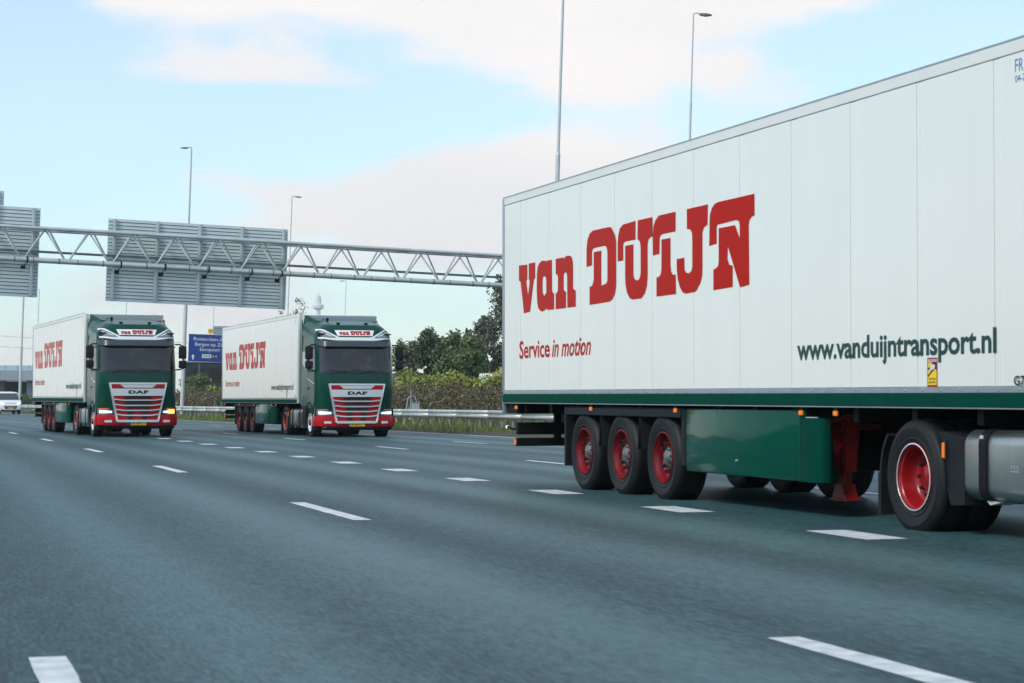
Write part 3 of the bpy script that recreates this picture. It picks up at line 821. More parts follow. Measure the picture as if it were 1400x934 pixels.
# ------------------------------------------------------------------ articulated truck (local: x forward from the trailer's rear, y to the truck's left, z up)
LOGO = {
 'v': [(0.72,3.00),(1.09,2.99),(1.09,2.79),(1.05,2.77),(1.06,2.72),(1.12,2.57),(1.18,2.71),(1.19,2.76),(1.15,2.79),(1.15,3.00),(1.43,3.00),(1.43,2.79),(1.37,2.76),(1.21,2.34),(0.94,2.33),(0.80,2.77),(0.72,2.79)],
 'a': [(1.89,2.99),(1.89,2.97),(1.86,2.99),(1.79,3.00),(1.70,3.00),(1.61,2.98),(1.53,2.93),(1.50,2.84),(1.49,2.63),(1.51,2.47),(1.55,2.38),(1.63,2.34),(1.72,2.32),(1.80,2.33),(1.88,2.35),(1.89,2.37),(1.91,2.34),(2.21,2.33),(2.21,2.54),(2.16,2.55),(2.13,2.58),(2.12,2.99)],
 'ah': [(1.82,2.79),(1.76,2.78),(1.74,2.73),(1.74,2.58),(1.77,2.55),(1.82,2.53),(1.86,2.55),(1.89,2.57),(1.89,2.73),(1.87,2.77)],
 'n': [(2.27,2.99),(2.59,2.99),(2.60,2.96),(2.63,2.99),(2.70,3.00),(2.78,3.00),(2.86,2.99),(2.91,2.96),(2.94,2.91),(2.95,2.84),(2.95,2.57),(2.99,2.55),(3.05,2.54),(3.05,2.33),(2.73,2.33),(2.72,2.74),(2.70,2.78),(2.66,2.79),(2.61,2.78),(2.59,2.75),(2.59,2.58),(2.62,2.55),(2.68,2.54),(2.68,2.33),(2.27,2.33),(2.27,2.54),(2.32,2.54),(2.36,2.58),(2.36,2.75),(2.33,2.78),(2.27,2.79)],
 'D': [(3.45,2.81),(3.45,3.04),(3.48,3.14),(3.56,3.22),(3.68,3.25),(4.22,3.25),(4.32,3.24),(4.39,3.19),(4.45,3.13),(4.48,3.05),(4.48,2.52),(4.44,2.43),(4.38,2.37),(4.28,2.34),(3.56,2.33),(3.56,2.56),(3.63,2.56),(3.68,2.59),(3.71,2.64),(3.71,2.98),(3.98,2.98),(3.98,2.55),(4.09,2.56),(4.16,2.57),(4.19,2.60),(4.19,2.96),(4.16,3.01),(4.11,3.03),(4.03,3.03),(3.75,3.03),(3.68,3.02),(3.65,2.99),(3.65,2.82)],
 'U1': [(4.54,2.81),(4.54,3.02),(4.56,3.12),(4.61,3.20),(4.72,3.24),(5.13,3.25),(5.13,3.03),(4.81,3.03),(4.75,3.02),(4.73,2.99),(4.73,2.81)],
 'U2': [(5.20,3.25),(5.65,3.25),(5.66,3.03),(5.59,3.02),(5.54,3.00),(5.51,2.95),(5.51,2.58),(5.49,2.47),(5.42,2.38),(5.31,2.33),(5.04,2.33),(4.94,2.35),(4.85,2.42),(4.80,2.52),(4.79,2.61),(4.79,2.98),(5.06,2.98),(5.06,2.63),(5.08,2.58),(5.15,2.55),(5.22,2.55),(5.27,2.58),(5.29,2.63),(5.29,2.94),(5.26,3.00),(5.19,3.03)],
 'I1': [(5.67,2.81),(5.67,3.04),(5.69,3.14),(5.74,3.20),(5.85,3.25),(6.35,3.25),(6.35,3.03),(5.98,3.03),(5.91,3.02),(5.88,2.99),(5.87,2.81)],
 'I2': [(5.93,2.97),(6.20,2.97),(6.20,2.66),(6.22,2.59),(6.27,2.55),(6.35,2.55),(6.36,2.33),(5.78,2.33),(5.78,2.55),(5.85,2.55),(5.91,2.58),(5.93,2.64)],
 'J': [(6.67,3.25),(7.25,3.25),(7.24,3.03),(7.18,3.02),(7.13,3.00),(7.10,2.95),(7.10,2.58),(7.09,2.49),(7.05,2.42),(6.96,2.36),(6.88,2.33),(6.65,2.32),(6.55,2.34),(6.47,2.40),(6.41,2.49),(6.38,2.61),(6.38,2.72),(6.60,2.72),(6.60,2.64),(6.61,2.58),(6.66,2.55),(6.72,2.54),(6.79,2.56),(6.82,2.60),(6.82,2.93),(6.81,2.98),(6.76,3.02),(6.67,3.03)],
 'N': [(7.28,2.80),(7.29,3.03),(7.30,3.13),(7.35,3.20),(7.43,3.24),(7.53,3.25),(8.43,3.25),(8.43,3.03),(8.36,3.02),(8.31,2.99),(8.29,2.94),(8.30,2.33),(8.07,2.32),(7.77,2.76),(7.76,2.63),(7.80,2.57),(7.89,2.55),(7.89,2.33),(7.39,2.32),(7.39,2.54),(7.45,2.55),(7.51,2.57),(7.53,2.62),(7.53,2.97),(7.95,2.97),(8.07,2.82),(8.07,2.95),(8.05,3.00),(7.98,3.02),(7.56,3.01),(7.50,3.01),(7.48,2.98),(7.48,2.81)],
}

def logo_mesh(b, fn):
    """letters from their outlines; fn maps (u along 0..7.71, v 0..0.927) to a point"""
    cu = bpy.data.curves.new('t', 'CURVE'); cu.dimensions = '2D'; cu.fill_mode = 'FRONT'
    for k, pts in LOGO.items():
        sp = cu.splines.new('POLY'); sp.points.add(len(pts)-1); sp.use_cyclic_u = True
        for p, q in zip(pts, sp.points): q.co = (p[0]-.724, p[1]-2.325, 0, 1)
    o = bpy.data.objects.new('t', cu); col.objects.link(o); bpy.context.view_layer.update()
    me = bpy.data.meshes.new_from_object(o.evaluated_get(bpy.context.evaluated_depsgraph_get()))
    b.add([fn(v.co.x, v.co.y) for v in me.vertices], [tuple(q.vertices) for q in me.polygons])
    bpy.data.objects.remove(o); bpy.data.curves.remove(cu); bpy.data.meshes.remove(me)
    return b
TR = empty('articulated_truck')
W_ = 2.55
# -- trailer body
box = B()
box.box(.03, 13.57, .03, W_-.03, 1.11, 3.97)
tb = box.obj('trailer_box', MAT['rail_white'], TR)
seams = [.83, 2.04, 3.26, 4.48, 5.69, 6.90, 8.11, 9.32, 10.55, 11.77, 13.0]
edges = [.06] + [q for s_ in seams for q in (s_-.06, s_+.06)] + [13.52]
for k in range(0, len(edges), 2):
    B().rbox(edges[k]+.003, edges[k+1]-.003, .0, .03, 1.275, 3.884, .004, 1).obj('panel', MAT['panel_white'], tb)
for s_ in seams:
    B().rbox(s_-.055, s_+.055, .004, .03, 1.275, 3.884, .004, 1).obj('panel_joint', MAT['panel_white'], tb)
B().box(.05, 13.53, .013, .031, 1.272, 3.89).obj('seam_backing', MAT['seam_dark'], tb)
B().rbox(.0, 13.6, -.004, .05, 3.890, 4.0, .005, 1).obj('roof_rail', MAT['rail_white'], tb, smooth=40)
B().box(.0, 13.6, -.009, .012, 3.994, 4.006).obj('roof_trim', MAT['alu_rail'], tb)
B().rbox(.0, 13.6, W_-.05, W_+.006, 3.892, 4.0, .012, 2).obj('roof_rail', MAT['rail_white'], tb, smooth=40)
B().rbox(.06, 13.54, W_-.03, W_, 1.275, 3.884, .004, 1).obj('panel', MAT['panel_white'], tb)
B().rbox(-.02, .055, -.012, .06, .95, 3.99, .012, 2).obj('corner_post', MAT['alu_rail'], tb, smooth=40)
B().rbox(-.02, .055, W_-.06, W_+.012, .95, 3.99, .012, 2).obj('corner_post', MAT['alu_rail'], tb, smooth=40)
B().rbox(13.53, 13.61, -.008, .08, 1.1, 3.99, .015, 2).obj('corner_post', MAT['panel_white'], tb, smooth=40)
for y0_ in (.07, 1.285):
    d_ = B().rbox(-.015, .029, y0_, y0_+1.195, 1.15, 3.9, .01, 1).obj('rear_door', MAT['panel_white'], tb)
b = B()
for y_ in (.35, .95, 1.6, 2.2): b.tube((-.04, y_, 1.12), (-.04, y_, 3.95), .018, .018, 8)
b.obj('lock_rod', MAT['alu_rail'], tb)
B().rbox(13.62, 13.98, .35, 2.2, 2.3, 3.85, .06, 2).obj('cooling_unit', MAT['white_gloss'], TR, smooth=40)
b = B(); b.rbox(.0, 13.6, -.012, .03, 1.222, 1.272, .004, 1)
k = .12
while k < 13.55:
    b.lathe([(0, -.02), (.010, -.017), (.013, -.011)], 8, 'Y', (k, 0, 1.247)); k += .30
b.obj('base_rail', MAT['alu_rail'], TR)
sk = B().rbox(.02, 13.58, -.018, .03, 1.104, 1.220, .006, 1).obj('skirt', MAT['green'], TR)
B().rbox(.02, 13.58, -.024, .03, 1.092, 1.103, .003, 1).obj('skirt_lip', MAT['alu_rail'], sk)
B().rbox(.02, 13.58, W_-.03, W_+.018, 1.10, 1.272, .006, 1).obj('skirt', MAT['green'], TR)
# -- lettering on the side (thin film on the panels)
sidefn = lambda u, v: (u, -.0025, v)
logo_mesh(B(), lambda u, v: (u+.724, -.0025, v+2.325)).obj('name_lettering', MAT['red_ink'], TR, norm=False)
b = B(); text_fit(b, 'Service', .74, 2.02, 1.708, 1.955, sidefn, .018, ref='S'); b.obj('slogan_lettering', MAT['red_ink'], TR, norm=False); b = B(); text_fit(b, 'in motion', 2.12, 3.607, 1.708, 1.935, sidefn, .016, .28, ref='i'); b.obj('slogan_lettering', MAT['red_ink'], TR, norm=False)
b = B(); text_fit(b, 'www.vanduijntransport.nl', 9.394, 12.972, 1.542, 1.748, sidefn, .026, ref='l', space=.98); b.obj('web_address_lettering', MAT['green_ink'], TR, norm=False)
b = B(); text_fit(b, 'G7', 13.24, 13.40, 1.259, 1.336, lambda u, v: (u, -.0135 if v < 1.272 else -.0135, v+.022), .02, ref='G'); b.obj('code_lettering', MAT['green_ink'], TR, norm=False)
b = B(); text_fit(b, 'FR', 13.268, 13.385, 3.735, 3.837, sidefn, -.004, ref='F'); text_fit(b, '04-2', 13.268, 13.41, 3.655, 3.71, sidefn, 0, ref='0'); b.obj('certificate_lettering', MAT['ink_blue'], TR, norm=False)
# -- blind-spot warning sticker
st = B().box(11.884, 12.052, -.0022, -.0005, 1.276, 1.522).obj('warning_sticker', MAT['sticker_red'], TR)
f1 = lambda u, v: (11.884+u*.168, -.0030, 1.276+v*.246); f2 = lambda u, v: (11.884+u*.168, -.0024, 1.276+v*.246)
f3 = lambda u, v: (11.884+u*.168, -.0038, 1.276+v*.246); f4 = lambda u, v: (11.884+u*.168, -.0046, 1.276+v*.246)
B().prism([(.08, .06), (.92, .06), (.92, .84), (.08, .84)], f1, f2).obj('yellow_field', MAT['sticker_yellow'], st)
B().prism([(.08, .86), (.92, .86), (.92, .94), (.08, .94)], f1, f2).obj('white_band', MAT['sticker_white'], st)
B().prism([(.08, .33), (.78, .62), (.92, .56), (.92, .84), (.45, .84), (.52, .76), (.25, .66), (.08, .66), (.08, .60), (.30, .58), (.34, .50), (.08, .41)], f3, f1).obj('road_drawing', MAT['ink_black'], st)
B().prism([(.28, .60), (.36, .72), (.62, .78), (.80, .73), (.74, .62), (.50, .58), (.34, .54)], f4, f3).obj('truck_drawing', MAT['sticker_white'], st)
b = B(); text_fit(b, 'ANGLES', .16, .84, .235, .305, f3, .02, ref='A'); text_fit(b, 'MORTS', .16, .84, .115, .185, f3, .02, ref='M'); b.obj('lettering', MAT['ink_black'], st, norm=False)
b = B(); text_fit(b, 'ATTENTION', .14, .86, .875, .925, f3, .02, ref='A'); b.obj('lettering', MAT['sticker_red'], st, norm=False)
# -- trailer frame
fr = B()
for y_ in (.78, 1.67): fr.box(.25, 13.0, y_, y_+.1, .78, 1.095)
for k in range(12): fr.box(.6+k*1.08, .7+k*1.08, .12, 2.43, .96, 1.09)
fr.obj('trailer_frame', MAT['chassis'], TR)
B().box(.02, .5, .04, 2.5, .95, 1.088).obj('rear_cross_beam', MAT['chassis'], TR)
lb = B().rbox(.42, .50, .05, 2.5, .66, .83, .012, 1).obj('light_bar', MAT['chassis'], TR)
for y_ in (.12, 2.1): B().box(.40, .42, y_, y_+.32, .69, .80).obj('tail_lamp', MAT['lens_red'], lb)
B().rbox(.50, .503, 1.0, 1.5, .70, .80, .001, 1).obj('bracket', MAT['plastic'], lb)
ub = B().rbox(.40, .50, .04, 2.51, .50, .615, .012, 1).obj('underrun_bar', MAT['chassis'], TR)
B().box(.42, .48, .028, .038, .52, .60).obj('reflector', MAT['amber'], ub)
b = B()
for y_ in (.6, 1.85): b.box(.44, .52, y_, y_+.09, .6, 1.0)
b.obj('underrun_arm', MAT['chassis'], TR)
mk = B(); mk.path([(.38, .1, .72), (.22, .06, .74), (.12, .03, .76)], .018, 6); mo = mk.obj('marker_arm', MAT['chassis'], TR)
B().rbox(.08, .12, .01, .05, .74, .78, .012, 2).obj('marker_lamp', MAT['lamp_lit'], mo)
for s_ in (.60, 3.60, 6.33, 9.47, 10.19):
    hl = B().box(s_-.03, s_+.03, -.002, .04, 1.06, 1.09).obj('lamp_bracket', MAT['chassis'], TR)
    B().rbox(s_-.035, s_+.035, -.012, .012, 1.013, 1.06, .006, 1).obj('side_marker', MAT['amber'], hl)
# -- wheels
def tyre_prof(w_, R_=.5):
    p = [(.288, .035), (.30, .012), (.335, -.002), (.345, .004), (.40, -.010), (.425, -.012), (.432, -.006), (.462, .002), (.483, .018), (R_, .045)]
    n = 4
    for k in range(n):
        a0 = .06 + (w_-.12)*(k+.42)/n; a1 = .06 + (w_-.12)*(k+.58)/n
        p += [(R_, a0), (R_-.013, a0+.004), (R_-.013, a1-.004), (R_, a1)]
    p += [(R_, w_-.045), (.483, w_-.018), (.44, w_), (.36, w_+.006), (.288, w_-.035)]
    return p
def wheel(kind, x, right):
    wroot = bpy.data.objects.new('wheel', None); link(wroot, TR); wroot.empty_display_size = .2
    if right: wroot.location = (x, .045, .5)
    else: wroot.location = (x, W_-.045, .5); wroot.rotation_euler = (0, 0, PI)
    key = kind
    if key in WC:
        for src in WC[key]:
            c = src.copy(); link(c, wroot)
        return wroot
    out = []
    wd = .37 if kind == 'trailer' else .30
    out.append(B().lathe(tyre_prof(wd), 56).obj('tyre', MAT['rubber'], wroot, smooth=35))
    if kind == 'trailer':
        pr = [(.292, .02), (.292, .004), (.284, .002), (.280, .03), (.268, .045), (.262, .11), (.235, .135), (.20, .128), (.12, .125), (.10, .13)]
        out.append(B().lathe(pr, 48).obj('rim', MAT['red_rim'], wroot, smooth=40))
        out.append(B().lathe([(0, .035), (.05, .035), (.075, .045), (.092, .065), (.115, .07), (.125, .128)], 24).obj('hub_cap', MAT['hub'], wroot, smooth=40))
        b = B()
        for k in range(10):
            t_ = 2*PI*k/10; b.tube((.168*math.cos(t_), .128, .168*math.sin(t_)), (.168*math.cos(t_), .045, .168*math.sin(t_)), .024, .018, 8)
        for k in range(8):
            t_ = 2*PI*k/8+.2; b.tube((.1*math.cos(t_), .07, .1*math.sin(t_)), (.1*math.cos(t_), .05, .1*math.sin(t_)), .01, .009, 6)
        out.append(b.obj('wheel_nuts', MAT['nut'], wroot, kind='stuff'))
        out.append(B().lathe([(.262, .11), (.27, .36)], 32).obj('rim_barrel', MAT['chassis'], wroot))
    elif kind == 'drive':
        pr = [(.294, .02), (.294, .002), (.284, .000), (.278, .03), (.266, .04), (.258, .10), (.25, .16), (.225, .185), (.20, .19), (.14, .20), (.12, .20)]
        out.append(B().lathe(pr, 48).obj('rim', MAT['red_drive'], wroot, smooth=40))
        out.append(B().lathe([(.2935, .0), (.284, -.003), (.281, .0)], 48).obj('rim_lip', MAT['silver'], wroot))
        out.append(B().lathe([(0, .12), (.08, .12), (.11, .14), (.125, .205)], 24).obj('hub_cap', MAT['red_drive'], wroot, smooth=40))
        b = B()
        for k in range(10):
            t_ = 2*PI*k/10; b.tube((.168*math.cos(t_), .2, .168*math.sin(t_)), (.168*math.cos(t_), .14, .168*math.sin(t_)), .019, .014, 8)
        out.append(b.obj('wheel_nuts', MAT['nut'], wroot, kind='stuff'))
        b = B(); b.lathe([(r_, y_+.33) for r_, y_ in tyre_prof(.30)], 48); out.append(b.obj('inner_tyre', MAT['rubber'], wroot, smooth=35))
        out.append(B().lathe([(.27, .19), (.27, .62)], 32).obj('rim_barrel', MAT['chassis'], wroot))
    else:
        pr = [(.292, .02), (.292, .004), (.284, .002), (.278, .03), (.262, .05), (.24, .08), (.21, .045), (.15, .015), (.12, .015)]
        out.append(B().lathe(pr, 48).obj('rim', MAT['silver'], wroot, smooth=40))
        out.append(B().lathe([(0, -.035), (.06, -.035), (.085, -.02), (.10, .016)], 24).obj('hub_cap', MAT['red_rim'], wroot, smooth=40))
        b = B()
        for k in range(10):
            t_ = 2*PI*k/10; b.tube((.168*math.cos(t_), .03, .168*math.sin(t_)), (.168*math.cos(t_), -.01, .168*math.sin(t_)), .019, .014, 8)
        out.append(b.obj('wheel_nuts', MAT['chrome'], wroot, kind='stuff'))
        out.append(B().lathe([(.27, .08), (.27, .3)], 32).obj('rim_barrel', MAT['chassis'], wroot))
    WC[key] = out
    return wroot
WC = {}
AX = (3.216, 4.526, 5.836); DRV, FRT = 11.55, 15.25
for s_ in AX:
    for rt_ in (True, False): wheel('trailer', s_, rt_)
for rt_ in (True, False): wheel('drive', DRV, rt_); wheel('front', FRT, rt_)
b = B()
for s_ in AX: b.tube((s_, .3, .5), (s_, 2.25, .5), .075, .075, 10); b.box(s_-.5, s_-.1, .55, .7, .5, .9); b.box(s_-.5, s_-.1, 1.85, 2.0, .5, .9); b.tube((s_+.12, .62, .62), (s_+.12, .62, .95), .13, .13, 12); b.tube((s_+.12, 1.93, .62), (s_+.12, 1.93, .95), .13, .13, 12)
b.tube((DRV, .3, .5), (DRV, 2.25, .5), .1, .1, 10); b.lathe([(0, -.2), (.15, -.17), (.22, 0), (.15, .17), (0, .2)], 14, 'Y', (DRV, 1.27, .5)); b.tube((FRT, .3, .48), (FRT, 2.25, .48), .08, .08, 10)
b.obj('axles', MAT['chassis'], TR, smooth=40)
# -- trailer mudguards and flaps
b = B(); b.box(2.62, 6.46, .03, .42, 1.055, 1.062); b.rbox(2.62, 6.44, .01, .05, .955, 1.05, .01, 1); b.obj('mudguard_rail', MAT['plastic'], TR)
for s_ in (3.871, 5.181):
    b = B()
    for sg_ in (-1, 1):
        pts = [(s_+sg_*(.02+.06*t_*t_), 1.0-.42*t_) for t_ in (0, .25, .5, .75, 1)]
        for p0, p1 in zip(pts[:-1], pts[1:]):
            b.add([(p0[0], .03, p0[1]), (p0[0], .44, p0[1]), (p1[0], .44, p1[1]), (p1[0], .03, p1[1]), (p0[0]+.008, .03, p0[1]), (p0[0]+.008, .44, p0[1]), (p1[0]+.008, .44, p1[1]), (p1[0]+.008, .03, p1[1])],
                  [(0, 1, 2, 3), (7, 6, 5, 4), (0, 3, 7, 4), (1, 5, 6, 2)])
    b.obj('mudguard', MAT['plastic'], TR)
B().rbox(2.55, 2.60, .02, .46, .30, 1.06, .008, 1).obj('mudflap', MAT['plastic'], TR); B().rbox(2.55, 2.60, 2.09, 2.53, .30, 1.06, .008, 1).obj('mudflap', MAT['plastic'], TR)
B().rbox(6.42, 6.52, .03, .46, .42, 1.06, .012, 1).obj('mudflap', MAT['plastic'], TR)
# -- pallet box
pb = B().rbox(6.575, 9.395, .02, .62, .372, 1.062, .02, 2).obj('pallet_box', MAT['green_dent'], TR, smooth=40)
outl = [(9.412, .02)] + [(9.72+.09*math.sin(q), .11-.09*math.cos(q)) for q in [i*PI/14 for i in range(8)]] + [(9.81, .14), (9.795, .14), (9.785, .12), (9.72, .04), (9.412, .04)]
b = B(); b.prism(outl, lambda u, v: (u, v, .374), lambda u, v: (u, v, .985)); b.box(9.41, 9.52, .021, .04, .986, 1.06); b.obj('end_box', MAT['green'], pb, smooth=40)
B().rbox(9.53, 9.76, .018, .045, .987, .997, .003, 1).obj('end_trim', MAT['silver'], pb)
B().box(9.394, 9.410, .018, .2, .374, 1.06).obj('gap', MAT['ink_black'], pb)
B().tube((7.95, .018, .53), (7.95, .0, .53), .014, .012, 8).obj('latch', MAT['chrome'], pb)
b = B()
for s_ in (7.4, 8.3, 9.25): b.box(s_-.04, s_+.04, .06, .12, 1.05, 1.09)
b.obj('hanger', MAT['chassis'], pb)
B().rbox(6.6, 9.9, 1.95, 2.53, .38, 1.06, .02, 2).obj('dark_filler_box', MAT['plastic'], TR, smooth=40)  # dark box added on the far side to keep the gap behind the legs dark
# -- landing legs
for y_ in (.38, 1.95):
    lg = B(); c_ = 9.52
    lg.prism([(c_-.18, .99), (c_+.22, .99), (c_+.17, .72), (c_+.12, .47), (c_-.10, .47), (c_-.10, .74), (c_-.20, .86)], lambda u, v: (u, y_, v), lambda u, v: (u, y_+.12, v))
    lo = lg.obj('landing_leg', MAT['red_leg'], TR)
    B().rbox(c_-.06, c_+.08, y_+.02, y_+.10, .30, .49, .01, 1).obj('inner_tube', MAT['red_leg'], lo)
    ft = B(); ft.rbox(c_-.16, c_+.19, y_-.03, y_+.15, .19, .212, .006, 1); ft.prism([(c_-.13, .213), (c_-.06, .35), (c_+.08, .35), (c_+.11, .27), (c_+.17, .213)], lambda u, v: (u, y_-.01, v), lambda u, v: (u, y_+.13, v)); ft.obj('foot', MAT['red_leg'], lo)
    B().prism([(c_-.16, .97), (c_+.0, .97), (c_-.02, .74), (c_-.15, .82)], lambda u, v: (u, y_-.03, v), lambda u, v: (u, y_-.002, v)).obj('gear_cover', MAT['red_leg'], lo)
    B().box(c_+.10, c_+.125, y_-.02, y_+.0-.002, .52, .97).obj('rib', MAT['red_leg'], lo)
    b = B()
    for k in range(6): b.tube((c_+.05, y_-.012, .52+.08*k), (c_+.05, y_+.0, .52+.08*k), .013, .013, 6)
    b.obj('bolts', MAT['chassis'], lo, kind='stuff')
b = B(); b.tube((9.42, .36, .93), (9.42, .30, .93), .05, .05, 10); b.path([(9.42, .30, .93), (9.86, .28, 1.0)], .018, 8); b.tube((9.86, .28, 1.0), (9.86, .36, 1.0), .02, .02, 8); b.obj('crank_handle', MAT['red_leg'], TR)
B().tube((9.62, .5, .9), (9.62, 2.0, .9), .03, .03, 8).obj('leg_shaft', MAT['red_leg'], TR)
# -- tractor chassis
b = B()
for y_ in (.84, 1.63): b.box(10.6, 16.1, y_, y_+.08, .62, .90)
for s_ in (10.7, 12.1, 13.2, 14.2): b.box(s_, s_+.1, .85, 1.7, .66, .86)
b.box(11.4, 12.6, .72, 1.83, .9, 1.04); b.rbox(12.45, 14.2, 1.85, 2.5, .4, .9, .08, 2); b.box(13.9, 16.0, .8, 1.75, .5, 1.05)
b.obj('tractor_frame', MAT['chassis'], TR)
# drive wheel mudguards
def arc_guard(cx, r0, a0, a1, y0_, y1_, m, name, th=.018, n=10):
    b = B(); P = []
    for i in range(n+1):
        t_ = R(a0+(a1-a0)*i/n)
        P.append([(cx+q*math.cos(t_), .5+q*math.sin(t_)) for q in (r0, r0+th)])
    vs = []
    for (p, q) in P: vs += [(p[0], y0_, p[1]), (p[0], y1_, p[1]), (q[0], y1_, q[1]), (q[0], y0_, q[1])]
    fs = []
    for i in range(n):
        a_ = i*4; c_ = a_+4
        fs += [(a_, a_+1, c_+1, c_), (a_+1, a_+2, c_+2, c_+1), (a_+2, a_+3, c_+3, c_+2), (a_+3, a_, c_, c_+3)]
    fs += [(0, 1, 2, 3), (n*4+3, n*4+2, n*4+1, n*4)]
    return b.add(vs, fs).obj(name, m, TR, smooth=40)
for y0_ in (.03, 1.9):
    arc_guard(DRV, .535, 42, -8, y0_, y0_+.62, MAT['plastic'], 'drive_mudguard', .03)
    arc_guard(DRV, .54, 140, 178, y0_, y0_+.62, MAT['plastic'], 'drive_mudguard', .03)
    b = B(); b.box(DRV-.60, DRV-.545, y0_, y0_+.62, .15, .52); b.obj('mudflap', MAT['plastic'], TR)
    b = B(); b.prism([(DRV+.42, .90), (DRV+.50, .90), (DRV+.85, .86), (DRV+.84, .30), (DRV+.62, .29), (DRV+.565, .42)], lambda u, v: (u, y0_+.02, v), lambda u, v: (u, y0_+.6, v)); b.obj('guard_cheek', MAT['plastic'], TR)
am = B().rbox(DRV+.53, DRV+.57, .03, .05, .66, .83, .006, 1).obj('lamp_mount', MAT['plastic'], TR); B().rbox(DRV+.537, DRV+.563, .012, .032, .68, .81, .005, 1).obj('side_marker', MAT['amber'], am)
# fuel tank
cy_, cz_, hw_, hh_, rr_ = .36, .635, .32, .287, .12
sec = []
for cxs, czs, a0 in ((1, 1, 0), (-1, 1, 90), (-1, -1, 180), (1, -1, 270)):
    for i in range(7):
        t_ = R(a0+15*i); sec.append((cy_+cxs*(hw_-rr_)+rr_*math.cos(t_), cz_+czs*(hh_-rr_)+rr_*math.sin(t_)))
def sweep(secs, xs, inset):
    b = B(); n = len(secs); vs = []
    for x_, q in zip(xs, inset): vs += [(x_, cy_+(y_-cy_)*(1-q/hw_), cz_+(z_-cz_)*(1-q/hh_)) for y_, z_ in secs]
    fs = [(i*n+k, i*n+(k+1) % n, (i+1)*n+(k+1) % n, (i+1)*n+k) for i in range(len(xs)-1) for k in range(n)]
    fs += [tuple(range(n)), tuple(range((len(xs)-1)*n, len(xs)*n))]
    return b.add(vs, fs)
tk = sweep(sec, [12.37, 12.385, 12.42, 14.15, 14.185, 14.2], [.06, .018, 0, 0, .018, .06]).obj('fuel_tank', MAT['tank'], TR, smooth=40)
for s_ in (12.70, 13.75):
    sweep(sec, [s_-.055, s_-.055, s_+.055, s_+.055], [.0, -.012, -.012, 0]).obj('tank_strap', MAT['chassis'], tk, smooth=40)
    B().box(s_-.05, s_-.0, .045, .052-.015, .82, .88).obj('strap_clip', MAT['silver'], tk)
    B().add([(s_-.06, .1, .355), (s_+.16, .1, .345), (s_+.0, .1, .315), (s_-.06, .3, .355), (s_+.16, .3, .345), (s_, .3, .315)], [(0, 1, 2), (3, 5, 4), (0, 2, 5, 3), (0, 3, 4, 1), (1, 4, 5, 2)]).obj('strap_foot', MAT['silver'], tk)
b = B(); b.tube((13.24, .3, .9), (13.24, .24, .98), .075, .075, 14); b.tube((13.24, .25, .965), (13.24, .215, 1.01), .092, .088, 12); b.obj('filler_cap', MAT['plastic'], tk, smooth=40)
b = B(); b.box(13.10, 13.22, .036, .0385, .600, .606)
for k in range(3): b.box(13.10+.045*k, 13.125+.045*k, .036, .0385, .640, .646); b.box(13.12+.045*k, 13.125+.045*k, .036, .0385, .615, .640)
b.obj('embossed_mark', MAT['chrome'], tk)
# ------------------------------------------------------------------ cab
CAB = bpy.data.objects.new('cab', None); link(CAB, TR)
SFC = [(.72, 16.36, 1.235), (.95, 16.38, 1.24), (1.30, 16.42, 1.245), (1.70, 16.43, 1.245), (2.04, 16.41, 1.245), (2.25, 16.385, 1.24), (2.60, 16.32, 1.235), (2.88, 16.26, 1.23),
       (3.05, 16.22, 1.23), (3.20, 16.17, 1.22), (3.34, 16.10, 1.18), (3.46, 16.01, 1.08), (3.56, 15.90, .98), (3.61, 15.68, .98), (3.68, 15.30, 1.02), (3.77, 14.85, 1.06), (3.84, 14.50, 1.10)]
HWR = [(3.3, 1.245), (3.6, 1.225), (3.72, 1.19), (3.84, 1.12)]
def hwr(z):
    if z <= HWR[0][0]: return None
    for (z0, a0), (z1, a1) in zip(HWR[:-1], HWR[1:]):
        if z0 <= z <= z1: return a0+(a1-a0)*(z-z0)/(z1-z0)
    return HWR[-1][1]
YC = 1.275; CR = .32; BOW = .09
def lev(z):
    if z <= SFC[0][0]: return SFC[0][1:]
    for (z0, a0, b0), (z1, a1, b1) in zip(SFC[:-1], SFC[1:]):
        if z0 <= z <= z1:
            q = (z-z0)/(z1-z0); return a0+(a1-a0)*q, b0+(b1-b0)*q
    return SFC[-1][1:]
def front(y, z, off=0.0):
    sf_, hw = lev(z); d = abs(y-YC)
    base = sf_ + off
    f = hw - CR
    if d <= f: return base - BOW*(d/hw)**2
    q = min(1.0, (d-f)/(CR+off))
    return base - BOW*(f/hw)**2 - BOW*.9*(d-f)/CR*.5 - (CR+off)*(1-math.sqrt(max(0.0, 1-q*q)))
def outline(z, off=0.0, rear=14.15):
    sf_, hw = lev(z); out = []
    xs_side = [rear, 14.55, 15.0, 15.12, 15.5, 15.9]
    lim = front(YC-hw, z) - .02
    def hx(x_):
        q = hwr(z)
        if q is None: return hw
        t_ = max(0.0, min(1.0, (min(x_, lim)-14.15)/max(.2, lim-14.15)))
        return q+(hw-q)*t_**2.2
    for x_ in xs_side: out.append((min(x_, lim), YC-hx(x_)-off))
    f = hw - CR
    for i in range(0, 7):
        t_ = PI/2*i/6; d = f + CR*math.cos(t_); out.append((front(YC-d, z), YC-d-off*math.cos(t_)))
    for i in range(1, 13): y_ = -f + 2*f*i/13; out.append((front(YC+y_, z), YC+y_))
    for i in range(6, -1, -1):
        t_ = PI/2*i/6; d = f + CR*math.cos(t_); out.append((front(YC+d, z), YC+d+off*math.cos(t_)))
    for x_ in xs_side[::-1]: out.append((min(x_, lim), YC+hx(x_)+off))
    return out
ZL = [.95, 1.30, 1.70, 2.04, 2.12, 2.25, 2.60, 2.82, 2.88, 3.05, 3.20, 3.34, 3.46, 3.56, 3.61, 3.68, 3.77, 3.84]
